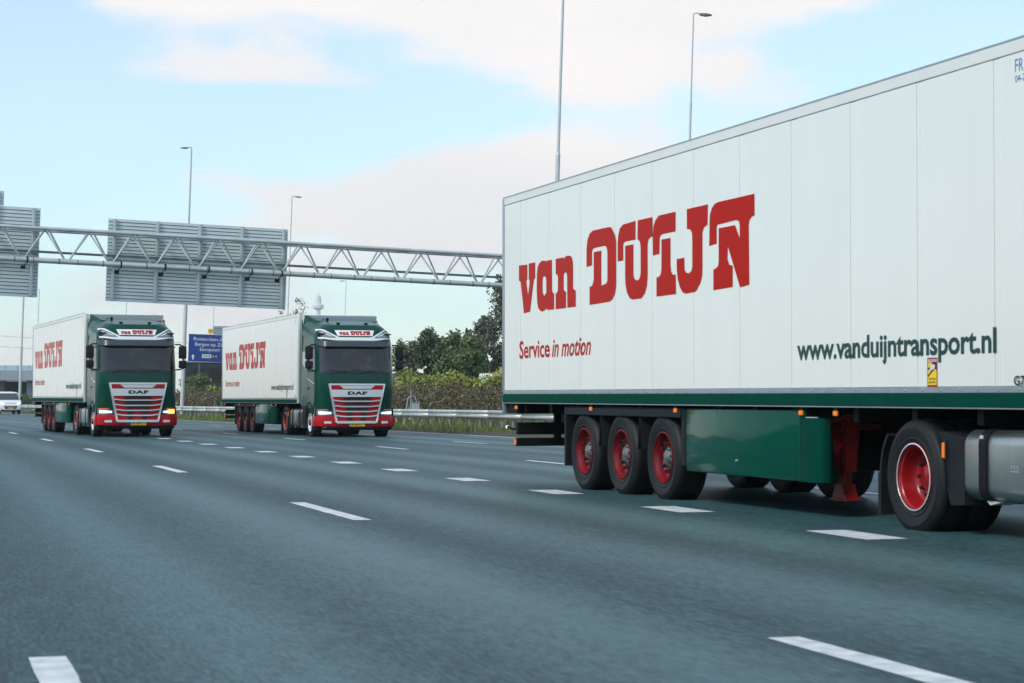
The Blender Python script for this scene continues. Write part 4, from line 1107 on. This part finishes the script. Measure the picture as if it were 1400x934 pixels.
grid = [outline(z) for z in ZL]
nc = len(grid[0])
allv = [(p[0], p[1], z) for z, row in zip(ZL, grid) for p in row]
shell, ws, swr, swl = [], [], [], []
iF0, iF1 = 9, nc-10            # columns of the windscreen
for i in range(len(ZL)-1):
    for k in range(nc-1):
        f = (i*nc+k, i*nc+k+1, (i+1)*nc+k+1, (i+1)*nc+k)
        zm = (ZL[i]+ZL[i+1])/2
        if 2.06 < zm < 2.86 and iF0 <= k < iF1: ws.append(f)
        elif 2.13 < zm < 2.81 and 3 <= k < 6: swr.append(f)
        elif 2.13 < zm < 2.81 and nc-1-6 <= k < nc-1-3: swl.append(f)
        else: shell.append(f)
shell.append(tuple((len(ZL)-1)*nc+k for k in range(nc)))                      # roof
for i in range(len(ZL)-1): shell.append((i*nc, (i+1)*nc, (i+1)*nc+nc-1, i*nc+nc-1))   # rear wall
def sub(fs, name, m, par, smooth=24):
    used = sorted({i for f in fs for i in f}); mp_ = {q: j for j, q in enumerate(used)}
    return B().add([allv[q] for q in used], [tuple(mp_[i] for i in f) for f in fs]).obj(name, m, par, smooth=smooth)
sub(shell, 'shell', MAT['green_cab'], CAB)
sub(ws, 'windscreen', MAT['glass'], CAB); sub(swr, 'side_window', MAT['glass'], CAB); sub(swl, 'side_window', MAT['glass'], CAB)
def bent(cols, o0, o1, m, name, par, smooth=35):
    """strip that follows the cab front; cols of (y, zlow, zhigh)"""
    vs = []
    for y_, z0, z1 in cols:
        vs += [(front(y_, z0, o1), y_, z0), (front(y_, z1, o1), y_, z1), (front(y_, z1)+o0, y_, z1), (front(y_, z0)+o0, y_, z0)]
    fs = []
    for i in range(len(cols)-1):
        a_ = 4*i; c_ = a_+4
        fs += [(a_, a_+1, c_+1, c_), (a_+1, a_+2, c_+2, c_+1), (a_+2, a_+3, c_+3, c_+2), (a_+3, a_, c_, c_+3)]
    n = 4*(len(cols)-1); fs += [(0, 3, 2, 1), (n, n+1, n+2, n+3)]
    return B().add(vs, fs).obj(name, m, par, smooth=smooth)
def lin(a_, b_, n): return [a_+(b_-a_)*i/n for i in range(n+1)]
# window surrounds
bent([(y_, 2.035, 2.075) for y_ in lin(.16, 2.39, 24)], -.01, .006, MAT['ink_black'], 'windscreen_edge', CAB)
for sgn in (-1, 1):
    y_ = YC+sgn*1.2465
    b = B(); ys_ = (y_-.008, y_+.004) if sgn < 0 else (y_-.004, y_+.008)
    b.box(15.0, 15.13, *ys_, 2.08, 2.86); b.box(15.13, 15.92, *ys_, 2.08, 2.125); b.box(15.13, 15.92, *ys_, 2.82, 2.86); b.obj('window_frame', MAT['ink_black'], CAB)
    # door with panel gap, handle and trim line
    ydoor = (y_-.010, y_+.006) if sgn < 0 else (y_-.006, y_+.010)
    dr = B().prism([(15.02, 2.07), (15.97, 2.07), (15.98, 1.10), (15.80, 1.02), (15.02, 1.02)], lambda u, v: (u, ydoor[0], v), lambda u, v: (u, ydoor[1], v)).obj('door', MAT['green_cab'], CAB)
    b = B(); yq = (y_-.011, y_-.004) if sgn < 0 else (y_+.004, y_+.011)
    b.box(14.995, 15.015, *yq, 1.0, 2.9); b.box(15.0, 15.8, *yq, .995, 1.012); b.box(15.975, 15.99, *yq, 1.1, 2.05); b.obj('door_gap', MAT['ink_black'], CAB)
    ye = (y_-.03, y_-.010) if sgn < 0 else (y_+.010, y_+.03)
    B().rbox(15.08, 15.26, *ye, 1.55, 1.60, .008, 1).obj('handle', MAT['plastic'], TR if False else CAB)
    B().prism([(15.05, 1.90), (15.60, 1.78), (15.97, 1.74), (15.97, 1.71), (15.60, 1.75), (15.05, 1.87)], lambda u, v: (u, ydoor[0]-.003*(1 if sgn < 0 else 0), v), lambda u, v: (u, ydoor[1]+.003*(0 if sgn < 0 else 1), v)).obj('door_trim', MAT['chrome'], CAB)
    b = B(); yv_ = (y_-.006, y_+.004) if sgn < 0 else (y_-.004, y_+.006)
    b.prism([(14.25, 2.75), (14.72, 2.75), (14.85, 2.15), (14.25, 2.35)], lambda u, v: (u, yv_[0], v), lambda u, v: (u, yv_[1], v)); b.obj('sleeper_window', MAT['lamp_grey'], CAB)
# side fairings behind the cab
for y0_, y1_ in ((.03, .06), (2.49, 2.52)):
    B().prism([(13.72, 1.05), (14.14, 1.05), (14.14, 3.78), (13.82, 3.70)], lambda u, v: (u, y0_ + .10*(14.14-u)*(1 if y0_ < 1 else -1), v), lambda u, v: (u, y1_ + .10*(14.14-u)*(1 if y0_ < 1 else -1), v)).obj('side_fairing', MAT['green_cab'], TR)
# lower body: bumper, arch, steps
def lower(zs, offs, x_min, m, name, par):
    rows = []
    for z, o_ in zip(zs, offs):
        row = [(front(q, z, o_), q) for q in lin(.045, 2.505, 40)]
        row = [(x_min, .03-o_)] + [(x_min+.25, .03-o_)] + row + [(x_min+.25, 2.52+o_), (x_min, 2.52+o_)]
        rows.append(row)
    n = len(rows[0]); vs = [(p[0], p[1], z) for z, row in zip(zs, rows) for p in row]
    fs = [(i*n+k, i*n+k+1, (i+1)*n+k+1, (i+1)*n+k) for i in range(len(zs)-1) for k in range(n-1)]
    fs.append(tuple(range(n)))
    return B().add(vs, fs).obj(name, m, par, smooth=35)
lower([.72, .80, .96], [.012, .012, .004], 15.86, MAT['green_cab'], 'lower_panel', TR)
bu = lower([.36, .40, .52, .66, .715, .718], [-.02, .035, .045, .04, .03, .0], 15.86, MAT['red_paint'], 'bumper', TR)
lower([.27, .355], [-.10, -.05], 15.9, MAT['plastic'], 'chin_spoiler', TR)
for y0_ in (.03, 2.27):
    arc_guard(FRT, .56, 10, 170, y0_, y0_+.25, MAT['plastic'], 'front_wheel_arch', .02, 14)
    arc_guard(FRT, .582, 15, 165, .015 if y0_ < 1 else 2.42, .13 if y0_ < 1 else 2.535, MAT['green'], 'arch_trim', .07, 14)
    B().rbox(14.22, 14.70, y0_, y0_+.25, .42, 1.04, .03, 2).obj('step_box', MAT['plastic'], TR, smooth=40)
    b = B(); b.rbox(15.84, 16.0, y0_+(-.012 if y0_ < 1 else .05), y0_+(.2 if y0_ < 1 else .262), .50, .98, .02, 2); b.obj('entry_step', MAT['green'], TR, smooth=40)
B().box(15.90, 15.96, .004, .016, .58, .78).obj('side_marker', MAT['plate_yellow'], TR)
# headlamps and fog lamps
for sgn in (-1, 1):
    Y = lambda d: YC + sgn*d
    hs = [1.215, 1.17, 1.10, 1.0, .90, .80, .76]
    zl = [.735, .725, .72, .722, .727, .735, .76]; zh = [.885, .89, .89, .885, .875, .86, .83]
    hd = bent([(Y(d), a_, c_) for d, a_, c_ in zip(hs, zl, zh)], -.02, .018, MAT['lamp_grey'], 'headlamp', TR)
    bent([(Y(d), a_+.03, c_-.025) for d, a_, c_ in zip(hs[1:6], [z_+.012 for z_ in zl[1:6]], [z_-.012 for z_ in zh[1:6]])], .0, .026, MAT['lamp_lit'], 'lens', hd)
    bent([(Y(d), .475, .545) for d in (1.02, .95, .88, .80)], .0, .056, MAT['silver'], 'fog_lamp', TR)
    ind = bent([(Y(d), .895, .915) for d in (1.2, 1.12, 1.0, .9)], -.01, .016, MAT['amber'], 'indicator', TR)
# grille
gz0, gz1 = .50, 1.715
def ghw(z): return .63 + (.875-.63)*(z-gz0)/(gz1-gz0)
G = bent([(YC+d, gz0+.02, gz1-.02) if abs(d) < .65 else (YC+d, gz0+(abs(d)-.63)/(.245)*(gz1-gz0), gz1-.02) for d in lin(-.86, .86, 20)], -.01, .05, MAT['maroon'], 'grille', TR)
def gbar(z0, z1, h0, h1, o0, o1, m, name, n=16, drop=0.0, y0=None):
    cols = []
    for t_ in lin(-1, 1, n):
        d_ = drop*max(0.0, abs(t_)-.62)/.38
        hwz = h0
        cols.append((YC+t_*hwz, z0-d_, z1-d_))
    return bent(cols, o0, o1, m, name, G)
for sgn in (-1, 1):          # frame sides
    cols = []
    vs = []
    b = B()
    zz = lin(gz0, gz1, 10); vs = []
    for z in zz:
        for off, dd in ((.03, .055), (.075, .055), (.085, .0), (.03, -.015)):
            y_ = YC+sgn*(ghw(z)-dd+.03); vs.append((front(y_, z)+off, y_, z))
    fs = [(i*4+k, i*4+(k+1) % 4, (i+1)*4+(k+1) % 4, (i+1)*4+k) for i in range(len(zz)-1) for k in range(4)] + [(0, 1, 2, 3), (40, 41, 42, 43)]
    b.add(vs, fs).obj('grille_frame', MAT['chrome'], G, smooth=35)
gbar(gz0-.02, gz0+.055, .62, .62, .03, .085, MAT['chrome'], 'grille_frame'); gbar(gz1-.045, gz1+.005, .875, .875, .03, .085, MAT['chrome'], 'grille_frame')
gbar(1.56, 1.68, .56, .56, .03, .07, MAT['silver'], 'top_plate')
for sgn in (-1, 1):
    bent([(YC+sgn*d, a_, c_) for d, a_, c_ in ((.83, 1.545, 1.672), (.70, 1.535, 1.672), (.56, 1.535, 1.65), (.46, 1.545, 1.585))][::sgn], .03, .078, MAT['red_paint'], 'red_insert', G)
gbar(1.535, 1.55, .46, .46, .03, .072, MAT['red_paint'], 'red_line')
gbar(1.305, 1.53, .835, .835, .03, .078, MAT['silver'], 'badge_panel', drop=-.0)
bars = [1.165, 1.00, .845, .69]
for z in bars: gbar(z-.016, z+.024, ghw(z)-.02, ghw(z)-.02, .03, .085, MAT['silver'], 'grille_bar', drop=-.03)
tops = [1.30, 1.145, .98, .825, .67]; bots = [1.20, 1.035, .88, .725, .56]
for i, (zt, zb) in enumerate(zip(tops, bots)):
    for sgn in (-1, 1):
        h_ = ghw((zt+zb)/2)-.03
        cols = [(YC+sgn*d, a_, c_) for d, a_, c_ in ((h_, zb+.02, zt), (h_-.2, zb+.005, zt-.012), (h_-.33, zb, zt-.04))]
        bent(cols, .03, .068, MAT['red_paint'], 'red_insert', G)
    bent([(YC+d, zt-.045, zt-.005) for d in lin(-h_+.36, h_-.36, 8)], .03, .056, MAT['ink_black'], 'grille_slot', G)
    if i >= 3: bent([(YC+d, zb, zt-.01) for d in (-.13, 0, .13)], .03, .066, MAT['red_paint'], 'centre_block', G)
b = B(); text_fit(b, 'DAF', YC-.31, YC+.31, 1.37, 1.475, lambda u, v: (front(u, v)+.082, u, v), .06, ref='D', space=1.12); b.obj('badge', MAT['ink_black'], G, norm=False)
# visor, lamp band, name board, roof details
vs = []
ys_ = lin(.07, 2.48, 30)
for y_ in ys_:
    e = max(0, 1-((abs(y_-YC)-1.0)/.22)) if abs(y_-YC) > 1.0 else 1
    vs += [(front(y_, 3.04), y_, 3.06), (front(y_, 3.0)+.10*e+.03, y_, 3.04), (front(y_, 2.9)+.16*e+.03, y_, 2.88), (front(y_, 2.88)+.02, y_, 2.86)]
fs = [(i*4+k, i*4+(k+1) % 4, (i+1)*4+(k+1) % 4, (i+1)*4+k) for i in range(30) for k in range(4)] + [(0, 1, 2, 3), (120, 121, 122, 123)]
vis = B().add(vs, fs).obj('sun_visor', MAT['visor'], CAB, smooth=35)
cols = []
for y_ in lin(.12, 2.43, 36):
    d = abs(y_-YC); q = max(0.0, (d-.50)/.50); q = min(1, q)
    cols.append((y_, 3.07+.05*q*q, 3.17+.26*q**1.1))
bent(cols, -.01, .022, MAT['white_gloss'], 'lamp_band', CAB)
for sgn in (-1, 1):
    cols = [(YC+sgn*d, a_, c_) for d, a_, c_ in ((1.10, 3.20, 3.36), (1.0, 3.175, 3.375), (.86, 3.16, 3.305), (.70, 3.155, 3.215), (.62, 3.155, 3.175))]
    rl = bent(cols, .0, .03, MAT['lamp_grey'], 'roof_lamp', CAB)
    cols = [(YC+sgn*d, a_, c_) for d, a_, c_ in ((1.05, 3.29, 3.32), (.95, 3.27, 3.30), (.84, 3.225, 3.25), (.74, 3.19, 3.205))]
    bent(cols, .0, .036, MAT['white_gloss'], 'light_strip', CAB)
cols = [(YC+d, 3.215 + (.19*max(0, abs(d)-.56)/.08), 3.395) for d in (-.635, -.56, -.3, 0, .3, .56, .635)]
cols = [(y_, min(a_, 3.39), c_) for y_, a_, c_ in cols]
bent(cols, -.01, .02, MAT['white_gloss'], 'name_board', CAB)
logo_mesh(B(), lambda u, v: (front(YC-.5+u/7.71, 3.245+v*.135)+.028, YC-.5+u/7.71, 3.245+v*.135)).obj('name_board_lettering', MAT['red_ink'], CAB, norm=False)
b = B(); b.add([(14.16, .08, 3.70), (14.16, 2.47, 3.70), (14.16, 2.44, 3.93), (14.16, .11, 3.93), (14.5, .14, 3.90), (14.5, 2.41, 3.90), (15.15, .34, 3.70), (15.15, 2.21, 3.70)], [(0, 3, 2, 1), (3, 4, 5, 2), (4, 6, 7, 5), (0, 6, 4, 3), (1, 2, 5, 7), (0, 1, 7, 6)]); b.obj('roof_spoiler', MAT['green_cab'], CAB, smooth=40)
b = B(); b.tube((14.9, .55, 3.72), (14.9, .55, 3.80), .02, .02, 6); b.tube((14.85, .66, 3.78), (15.0, .66, 3.78), .03, .045, 10); b.obj('horn', MAT['chassis'], CAB)
for y_ in (.85, 1.75): B().rbox(15.60, 15.70, y_-.05, y_+.05, 3.60, 3.65, .01, 1).obj('roof_marker', MAT['chassis'], CAB)
# wipers
b = B()
for y0_, y1_ in ((.45, 1.25), (1.3, 2.1)): b.path([(front(y0_, 2.05)+.03, y0_, 2.06), (front(y1_, 2.13)+.03, y1_, 2.13)], .012, 6); b.path([(front(y0_-.2, 2.12)+.025, y0_-.15, 2.13), (front(y1_, 2.10)+.025, y1_-.1, 2.11)], .01, 6)
b.obj('wiper', MAT['ink_black'], CAB)
# mirrors
for sgn in (-1, 1):
    yo = lambda d: YC+sgn*(1.275+d)
    mr_ = B(); mr_.path([(16.02, yo(-.05), 2.93), (16.08, yo(.10), 2.93), (16.10, yo(.2), 2.86)], .022, 8); mr_.path([(16.02, yo(-.05), 2.12), (16.08, yo(.12), 2.14), (16.1, yo(.2), 2.2)], .022, 8); mr_.tube((16.10, yo(.2), 2.15), (16.10, yo(.2), 2.9), .02, .02, 8)
    mo = mr_.obj('mirror', MAT['plastic'], TR, smooth=50)
    ya, yb_ = sorted((yo(.06), yo(.30)))
    B().rbox(16.02, 16.16, ya, yb_, 2.48, 2.88, .04, 3).obj('mirror_housing', MAT['plastic'], mo, smooth=50)
    B().rbox(16.02, 16.16, ya, yb_, 2.18, 2.42, .04, 3).obj('mirror_housing', MAT['plastic'], mo, smooth=50)
    B().box(16.012, 16.018, ya+.03, yb_-.03, 2.52, 2.84).obj('mirror_glass', MAT['chrome'], mo)
# cabin
b = B(); b.box(14.3, 15.95, .1, 2.45, .98, 1.02); b.box(14.22, 14.28, .06, 2.49, 1.0, 3.3); b.box(14.3, 16.1, .1, 2.45, 3.25, 3.3); b.obj('cabin_lining', MAT['interior'], CAB)
b = B(); b.rbox(15.85, 16.2, .15, 2.4, 1.6, 1.98, .05, 2); b.rbox(15.7, 15.95, 1.55, 2.3, 1.75, 2.05, .05, 2); b.obj('dashboard', MAT['interior'], CAB, smooth=40)
for y_ in (.35, 1.7):
    se = B(); se.rbox(14.9, 15.4, y_, y_+.5, 1.5, 1.65, .05, 2); se.rbox(14.82, 14.98, y_, y_+.5, 1.6, 2.3, .06, 2); se.rbox(14.84, 14.96, y_+.12, y_+.38, 2.3, 2.5, .05, 2); se.box(15.0, 15.3, y_+.1, y_+.4, 1.0, 1.5); se.obj('seat', MAT['interior'], CAB, smooth=40)
b = B(); n = 24
b.lathe([(.21+.015*math.cos(q), .015*math.sin(q)) for q in lin(0, 2*PI, 8)[:-1]], 24, 'X', (0, 0, 0), close=True)
sw = b.obj('steering_wheel', MAT['interior'], CAB, smooth=60); sw.location = (15.65, 1.95, 2.02); sw.rotation_euler = (0, R(-55), 0)
B().rbox(16.20, 16.24, 1.2, 1.34, 2.80, 2.86, .01, 1).obj('camera_pod', MAT['ink_black'], CAB)
def plate_at(root, txt):
    m0 = bent([(YC+d, .385, .495) for d in (-.26, 0, .26)], .0, .062, MAT['plate_yellow'], 'number_plate', root)
    bent([(YC+d, .385, .495) for d in (-.262, -.215)], .0, .066, MAT['plate_blue'], 'blue_band', m0)
    if txt:
        b = B(); text_fit(b, txt, YC-.19, YC+.235, .408, .474, lambda u, v: (front(u, v, .068), u, v), .012, ref='0'); b.obj('lettering', MAT['ink_black'], m0, norm=False)

def place(root, x, y, z, yaw, pitch, label):
    root.location = (x, y, z); root.rotation_euler = (0, pitch, yaw-PI/2)
    tag(root, label, 'truck', 'green and white articulated trucks')
T2 = copy_tree(TR); T1 = copy_tree(TR)
place(TR, 7.9137, 27.0472, -.0106, .0226, .0028, 'nearest truck, its big white trailer filling the right side of the picture')
place(T2, 11.2515, 77.2803, -.035, .0333, .0012, 'green cab truck in the middle, just left of the big trailer')
place(T1, 4.2073, 79.4267, .022, .0658, .0025, 'leftmost green cab truck, its left indicator lit amber')
plate_at(T2, '03-BXL-7'); plate_at(T1, '02-BXL-7'); plate_at(TR, None)
ic = [c for c in T1.children if c.name.startswith('headlamp')][-1]
bent([(YC+d, .75, .875) for d in (.95, 1.0, 1.08, 1.15, 1.19)], .0, .034, MAT['amber_lit'], 'lit_indicator', ic)

# ------------------------------------------------------------------ driver in the middle truck, and the toy on its dashboard
def skin_person():
    J = {'pelvis': (15.16, 1.95, 1.76, .15), 'belly': (15.10, 1.95, 1.93, .145), 'chest': (15.08, 1.95, 2.14, .16), 'neck0': (15.10, 1.95, 2.30, .075), 'neck': (15.12, 1.95, 2.36, .06),
         'jaw': (15.16, 1.95, 2.43, .075), 'head': (15.14, 1.95, 2.53, .095), 'crown': (15.12, 1.95, 2.62, .07),
         'shl': (15.10, 2.13, 2.24, .07), 'ell': (15.32, 2.22, 2.02, .05), 'wrl': (15.58, 2.12, 2.12, .035), 'hal': (15.66, 2.10, 2.16, .035),
         'shr': (15.10, 1.77, 2.24, .07), 'elr': (15.32, 1.68, 2.02, .05), 'wrr': (15.58, 1.78, 2.12, .035), 'har': (15.66, 1.80, 2.16, .035),
         'hil': (15.20, 2.05, 1.74, .10), 'knl': (15.62, 2.08, 1.72, .075), 'anl': (15.74, 2.08, 1.22, .05), 'tol': (15.9, 2.08, 1.1, .04),
         'hir': (15.20, 1.85, 1.74, .10), 'knr': (15.62, 1.82, 1.72, .075), 'anr': (15.74, 1.82, 1.22, .05), 'tor': (15.9, 1.82, 1.1, .04)}
    E = [('pelvis', 'belly'), ('belly', 'chest'), ('chest', 'neck0'), ('neck0', 'neck'), ('neck', 'jaw'), ('jaw', 'head'), ('head', 'crown'), ('chest', 'shl'), ('shl', 'ell'), ('ell', 'wrl'), ('wrl', 'hal'),
         ('chest', 'shr'), ('shr', 'elr'), ('elr', 'wrr'), ('wrr', 'har'), ('pelvis', 'hil'), ('hil', 'knl'), ('knl', 'anl'), ('anl', 'tol'), ('pelvis', 'hir'), ('hir', 'knr'), ('knr', 'anr'), ('anr', 'tor')]
    ks = list(J); me = bpy.data.meshes.new('person')
    me.from_pydata([J[k][:3] for k in ks], [(ks.index(a_), ks.index(c_)) for a_, c_ in E], [])
    o = bpy.data.objects.new('person', me); link(o)
    o.modifiers.new('skin', 'SKIN'); sv = me.skin_vertices[0].data
    for i, k in enumerate(ks): sv[i].radius = (J[k][3], J[k][3])
    sv[0].use_root = True
    ssd = o.modifiers.new('smooth', 'SUBSURF'); ssd.levels = 2; ssd.render_levels = 2
    me.materials.append(MAT['skin_cloth']); return o
sk_ = bpy.data.materials.new('skin_cloth'); sk_.use_nodes = True; t = sk_.node_tree; p = t.nodes['Principled BSDF']; p.inputs['Roughness'].default_value = .7
tcn = N(t, 'ShaderNodeTexCoord'); spx = N(t, 'ShaderNodeSeparateXYZ'); t.links.new(tcn.outputs['Object'], spx.inputs[0])
isskin = M2(t, 'MAXIMUM', M2(t, 'GREATER_THAN', spx.outputs[2], 2.345), M2(t, 'GREATER_THAN', spx.outputs[0], 15.57))
isskin = M2(t, 'MULTIPLY', isskin, M2(t, 'GREATER_THAN', spx.outputs[2], 1.95))
mxx = N(t, 'ShaderNodeMix', data_type='RGBA'); mxx.inputs['A'].default_value = (.05, .08, .12, 1); mxx.inputs['B'].default_value = (.45, .25, .17, 1)
t.links.new(isskin, mxx.inputs['Factor']); t.links.new(mxx.outputs['Result'], p.inputs['Base Color']); MAT['skin_cloth'] = sk_
per = skin_person(); bpy.context.view_layer.update(); per.matrix_world = T2.matrix_world.copy()
tag(per, 'driver in a dark top behind the windscreen of the middle truck', 'person')
b = B(); bm = bmesh.new(); bmesh.ops.create_icosphere(bm, subdivisions=2, radius=.108)
for v in bm.verts: v.co = (15.115+v.co.x, 1.95+v.co.y*.95, 2.575+v.co.z*(1.0 if v.co.z > 0 else .35))
b.bm(bm); b.obj('hair', MAT['bark'], per, smooth=60)
b = B()
for dx, dy, dz, r_ in ((0, 0, .06, .06), (0, 0, .14, .045), (.02, .05, .08, .025), (.02, -.05, .08, .025), (.03, .03, .02, .025), (.03, -.03, .02, .025)):
    bm = bmesh.new(); bmesh.ops.create_icosphere(bm, subdivisions=1, radius=r_)
    for v in bm.verts: v.co += Vector((16.08+dx, 1.08+dy, 1.99+dz))
    b.bm(bm)
toy = b.obj('dashboard_toy', MAT['toy'], smooth=60); toy.matrix_world = T2.matrix_world.copy(); tag(toy, 'small orange and yellow toy behind the windscreen of the middle truck', 'toy')

# ------------------------------------------------------------------ white van
def van(root):
    prof_ = [(2.44, .25), (2.50, .42), (2.50, .70), (2.42, .95), (2.2, 1.10), (1.72, 1.22), (.98, 1.84), (.62, 1.94), (-.6, 1.98), (-2.2, 1.97), (-2.44, 1.86), (-2.5, 1.0), (-2.48, .3)]
    def hw(z, x): return (.98 if z < 1.1 else .98-.13*(z-1.1)/.88) - (.12*max(0, (x-1.9)/.6)**1.5)
    secs = [-1, -.9, -.6, 0, .6, .9, 1]; vs = []; n = len(prof_)
    for s_ in secs:
        for (x_, z) in prof_:
            e = abs(s_)**6*.05
            vs.append((x_-(e if x_ > 0 else -e), s_*hw(z, x_), z-(e if z > 1.8 else 0)))
    fs = [(i*n+k, (i+1)*n+k, (i+1)*n+(k+1) % n, i*n+(k+1) % n) for i in range(len(secs)-1) for k in range(n)] + [tuple(range(n)), tuple(range((len(secs)-1)*n, len(secs)*n))]
    B().add(vs, fs).obj('body', MAT['van_white'], root, smooth=40)
    def ptn(x_, y_, z): return (x_, y_, z)
    q = []
    for (x_, z, wv) in ((1.69, 1.245, .85), (1.02, 1.81, .77)):
        for t_ in (-1, -.5, 0, .5, 1): q.append((x_+.02, t_*wv, z+.02))
    B().add(q, [(i, i+1, i+6, i+5) for i in range(4)]).obj('windscreen', MAT['lamp_dark'], root)
    for sg in (-1, 1):
        hwz = lambda z: (hw(z, 0)+.004)*sg
        B().add([(x_, hwz(z), z) for x_, z in ((1.55, 1.28), (.95, 1.76), (.3, 1.78), (.3, 1.25))], [(0, 1, 2, 3)]).obj('side_window', MAT['lamp_dark'], root)
        hl_ = B().add([(x_, y_*sg, z) for x_, y_, z in ((2.505, .55, .80), (2.505, .58, .98), (2.40, .84, 1.08), (2.36, .90, .86))], [(0, 1, 2, 3)]).obj('headlight', MAT['lamp_lit'], root)
        B().rbox(1.25, 1.42, min(sg*.98, sg*1.18), max(sg*.98, sg*1.18), 1.22, 1.5, .04, 2).obj('mirror', MAT['plastic'], root, smooth=40)
        for x_ in (1.55, -1.5):
            wv = bpy.data.objects.new('wheel', None); link(wv, root); wv.location = (x_, sg*.96, .34); wv.rotation_euler = (0, 0, 0 if sg < 0 else PI)
            B().lathe([(.21, .02), (.29, -.01), (.33, .02), (.34, .05), (.34, .2), (.30, .23), (.2, .22)], 28).obj('tyre', MAT['rubber'], wv, smooth=40)
            B().lathe([(.215, .02), (.2, .04), (.08, .03), (0, .03)], 20).obj('rim', MAT['hub'], wv)
    B().add([(2.512, -.58, .72), (2.512, .58, .72), (2.512, .46, .46), (2.512, -.46, .46)], [(0, 1, 2, 3)]).obj('grille', MAT['ink_black'], root)
    for z in (.66, .60): B().box(2.513, 2.522, -.5, .5, z, z+.02).obj('grille_bar', MAT['galv_dull'], root)
    B().box(2.50, 2.53, -.26, .26, .48, .58).obj('number_plate', MAT['plate_yellow'], root)
    B().rbox(2.40, 2.48, -.85, .85, .24, .40, .03, 2).obj('bumper', MAT['plastic'], root, smooth=40)
    B().box(2.40, 2.43, -.5, .5, .96, 1.0).obj('bonnet_bar', MAT['chrome'], root)
mat('lamp_dark', (.03, .05, .06), .08, coat=.6)
vx, vy, _ = from_view(15, 174)
hd_ = .104
vn = empty('van', (vx - 2.5*math.sin(hd_), vy + 2.5*math.cos(hd_), 0), (0, 0, hd_-PI/2)); tag(vn, 'white van with lit headlights at the left edge', 'van'); van(vn)
# box van on the other carriageway, only its roof shows over the hedge
bx_, by_, _ = from_view(662, 122)
bv = empty('box_van', (bx_+.6, by_, .1), (0, 0, R(-86.5))); tag(bv, 'white box van roof showing above the hedge beside the big trailer', 'van')
B().rbox(.2, 4.6, -1.05, 1.05, .75, 2.72, .12, 3).obj('body', MAT['van_white'], bv, smooth=40); B().rbox(4.65, 6.2, -.98, .98, .45, 2.2, .2, 3).obj('cab', MAT['van_white'], bv, smooth=40); B().box(.4, 6.0, -.8, .8, .45, .74).obj('chassis', MAT['chassis'], bv)
B().add([(6.215, -.85, 1.45), (6.215, .85, 1.45), (6.1, .8, 2.05), (6.1, -.8, 2.05)], [(0, 1, 2, 3)]).obj('windscreen', MAT['lamp_dark'], bv)
for sg in (-1, 1):
    for x_ in (1.4, 5.3):
        B().lathe([(0, -.01), (.2, -.01), (.34, 0), (.36, .03), (.36, .2), (0, .2)], 24, 'Y', (x_, -1.0 if sg < 0 else .8, .36)).obj('wheel', MAT['rubber'], bv, smooth=40)

# ------------------------------------------------------------------ haze
hz_ = B().box(-3500, 3500, -3500, 3500, -1.2, 180)
ho = hz_.obj('haze', MAT['road_paint'], kind='stuff'); ho['label'] = 'thin pale haze over the whole motorway'; ho['category'] = 'haze'
hm = bpy.data.materials.new('haze'); hm.use_nodes = True; t = hm.node_tree; t.nodes.clear()
pv = N(t, 'ShaderNodeVolumePrincipled'); pv.inputs['Color'].default_value = (.90, .96, 1.0, 1); pv.inputs['Density'].default_value = .0002; pv.inputs['Anisotropy'].default_value = .2
ou = N(t, 'ShaderNodeOutputMaterial'); t.links.new(pv.outputs[0], ou.inputs['Volume']); ho.data.materials.clear(); ho.data.materials.append(hm)
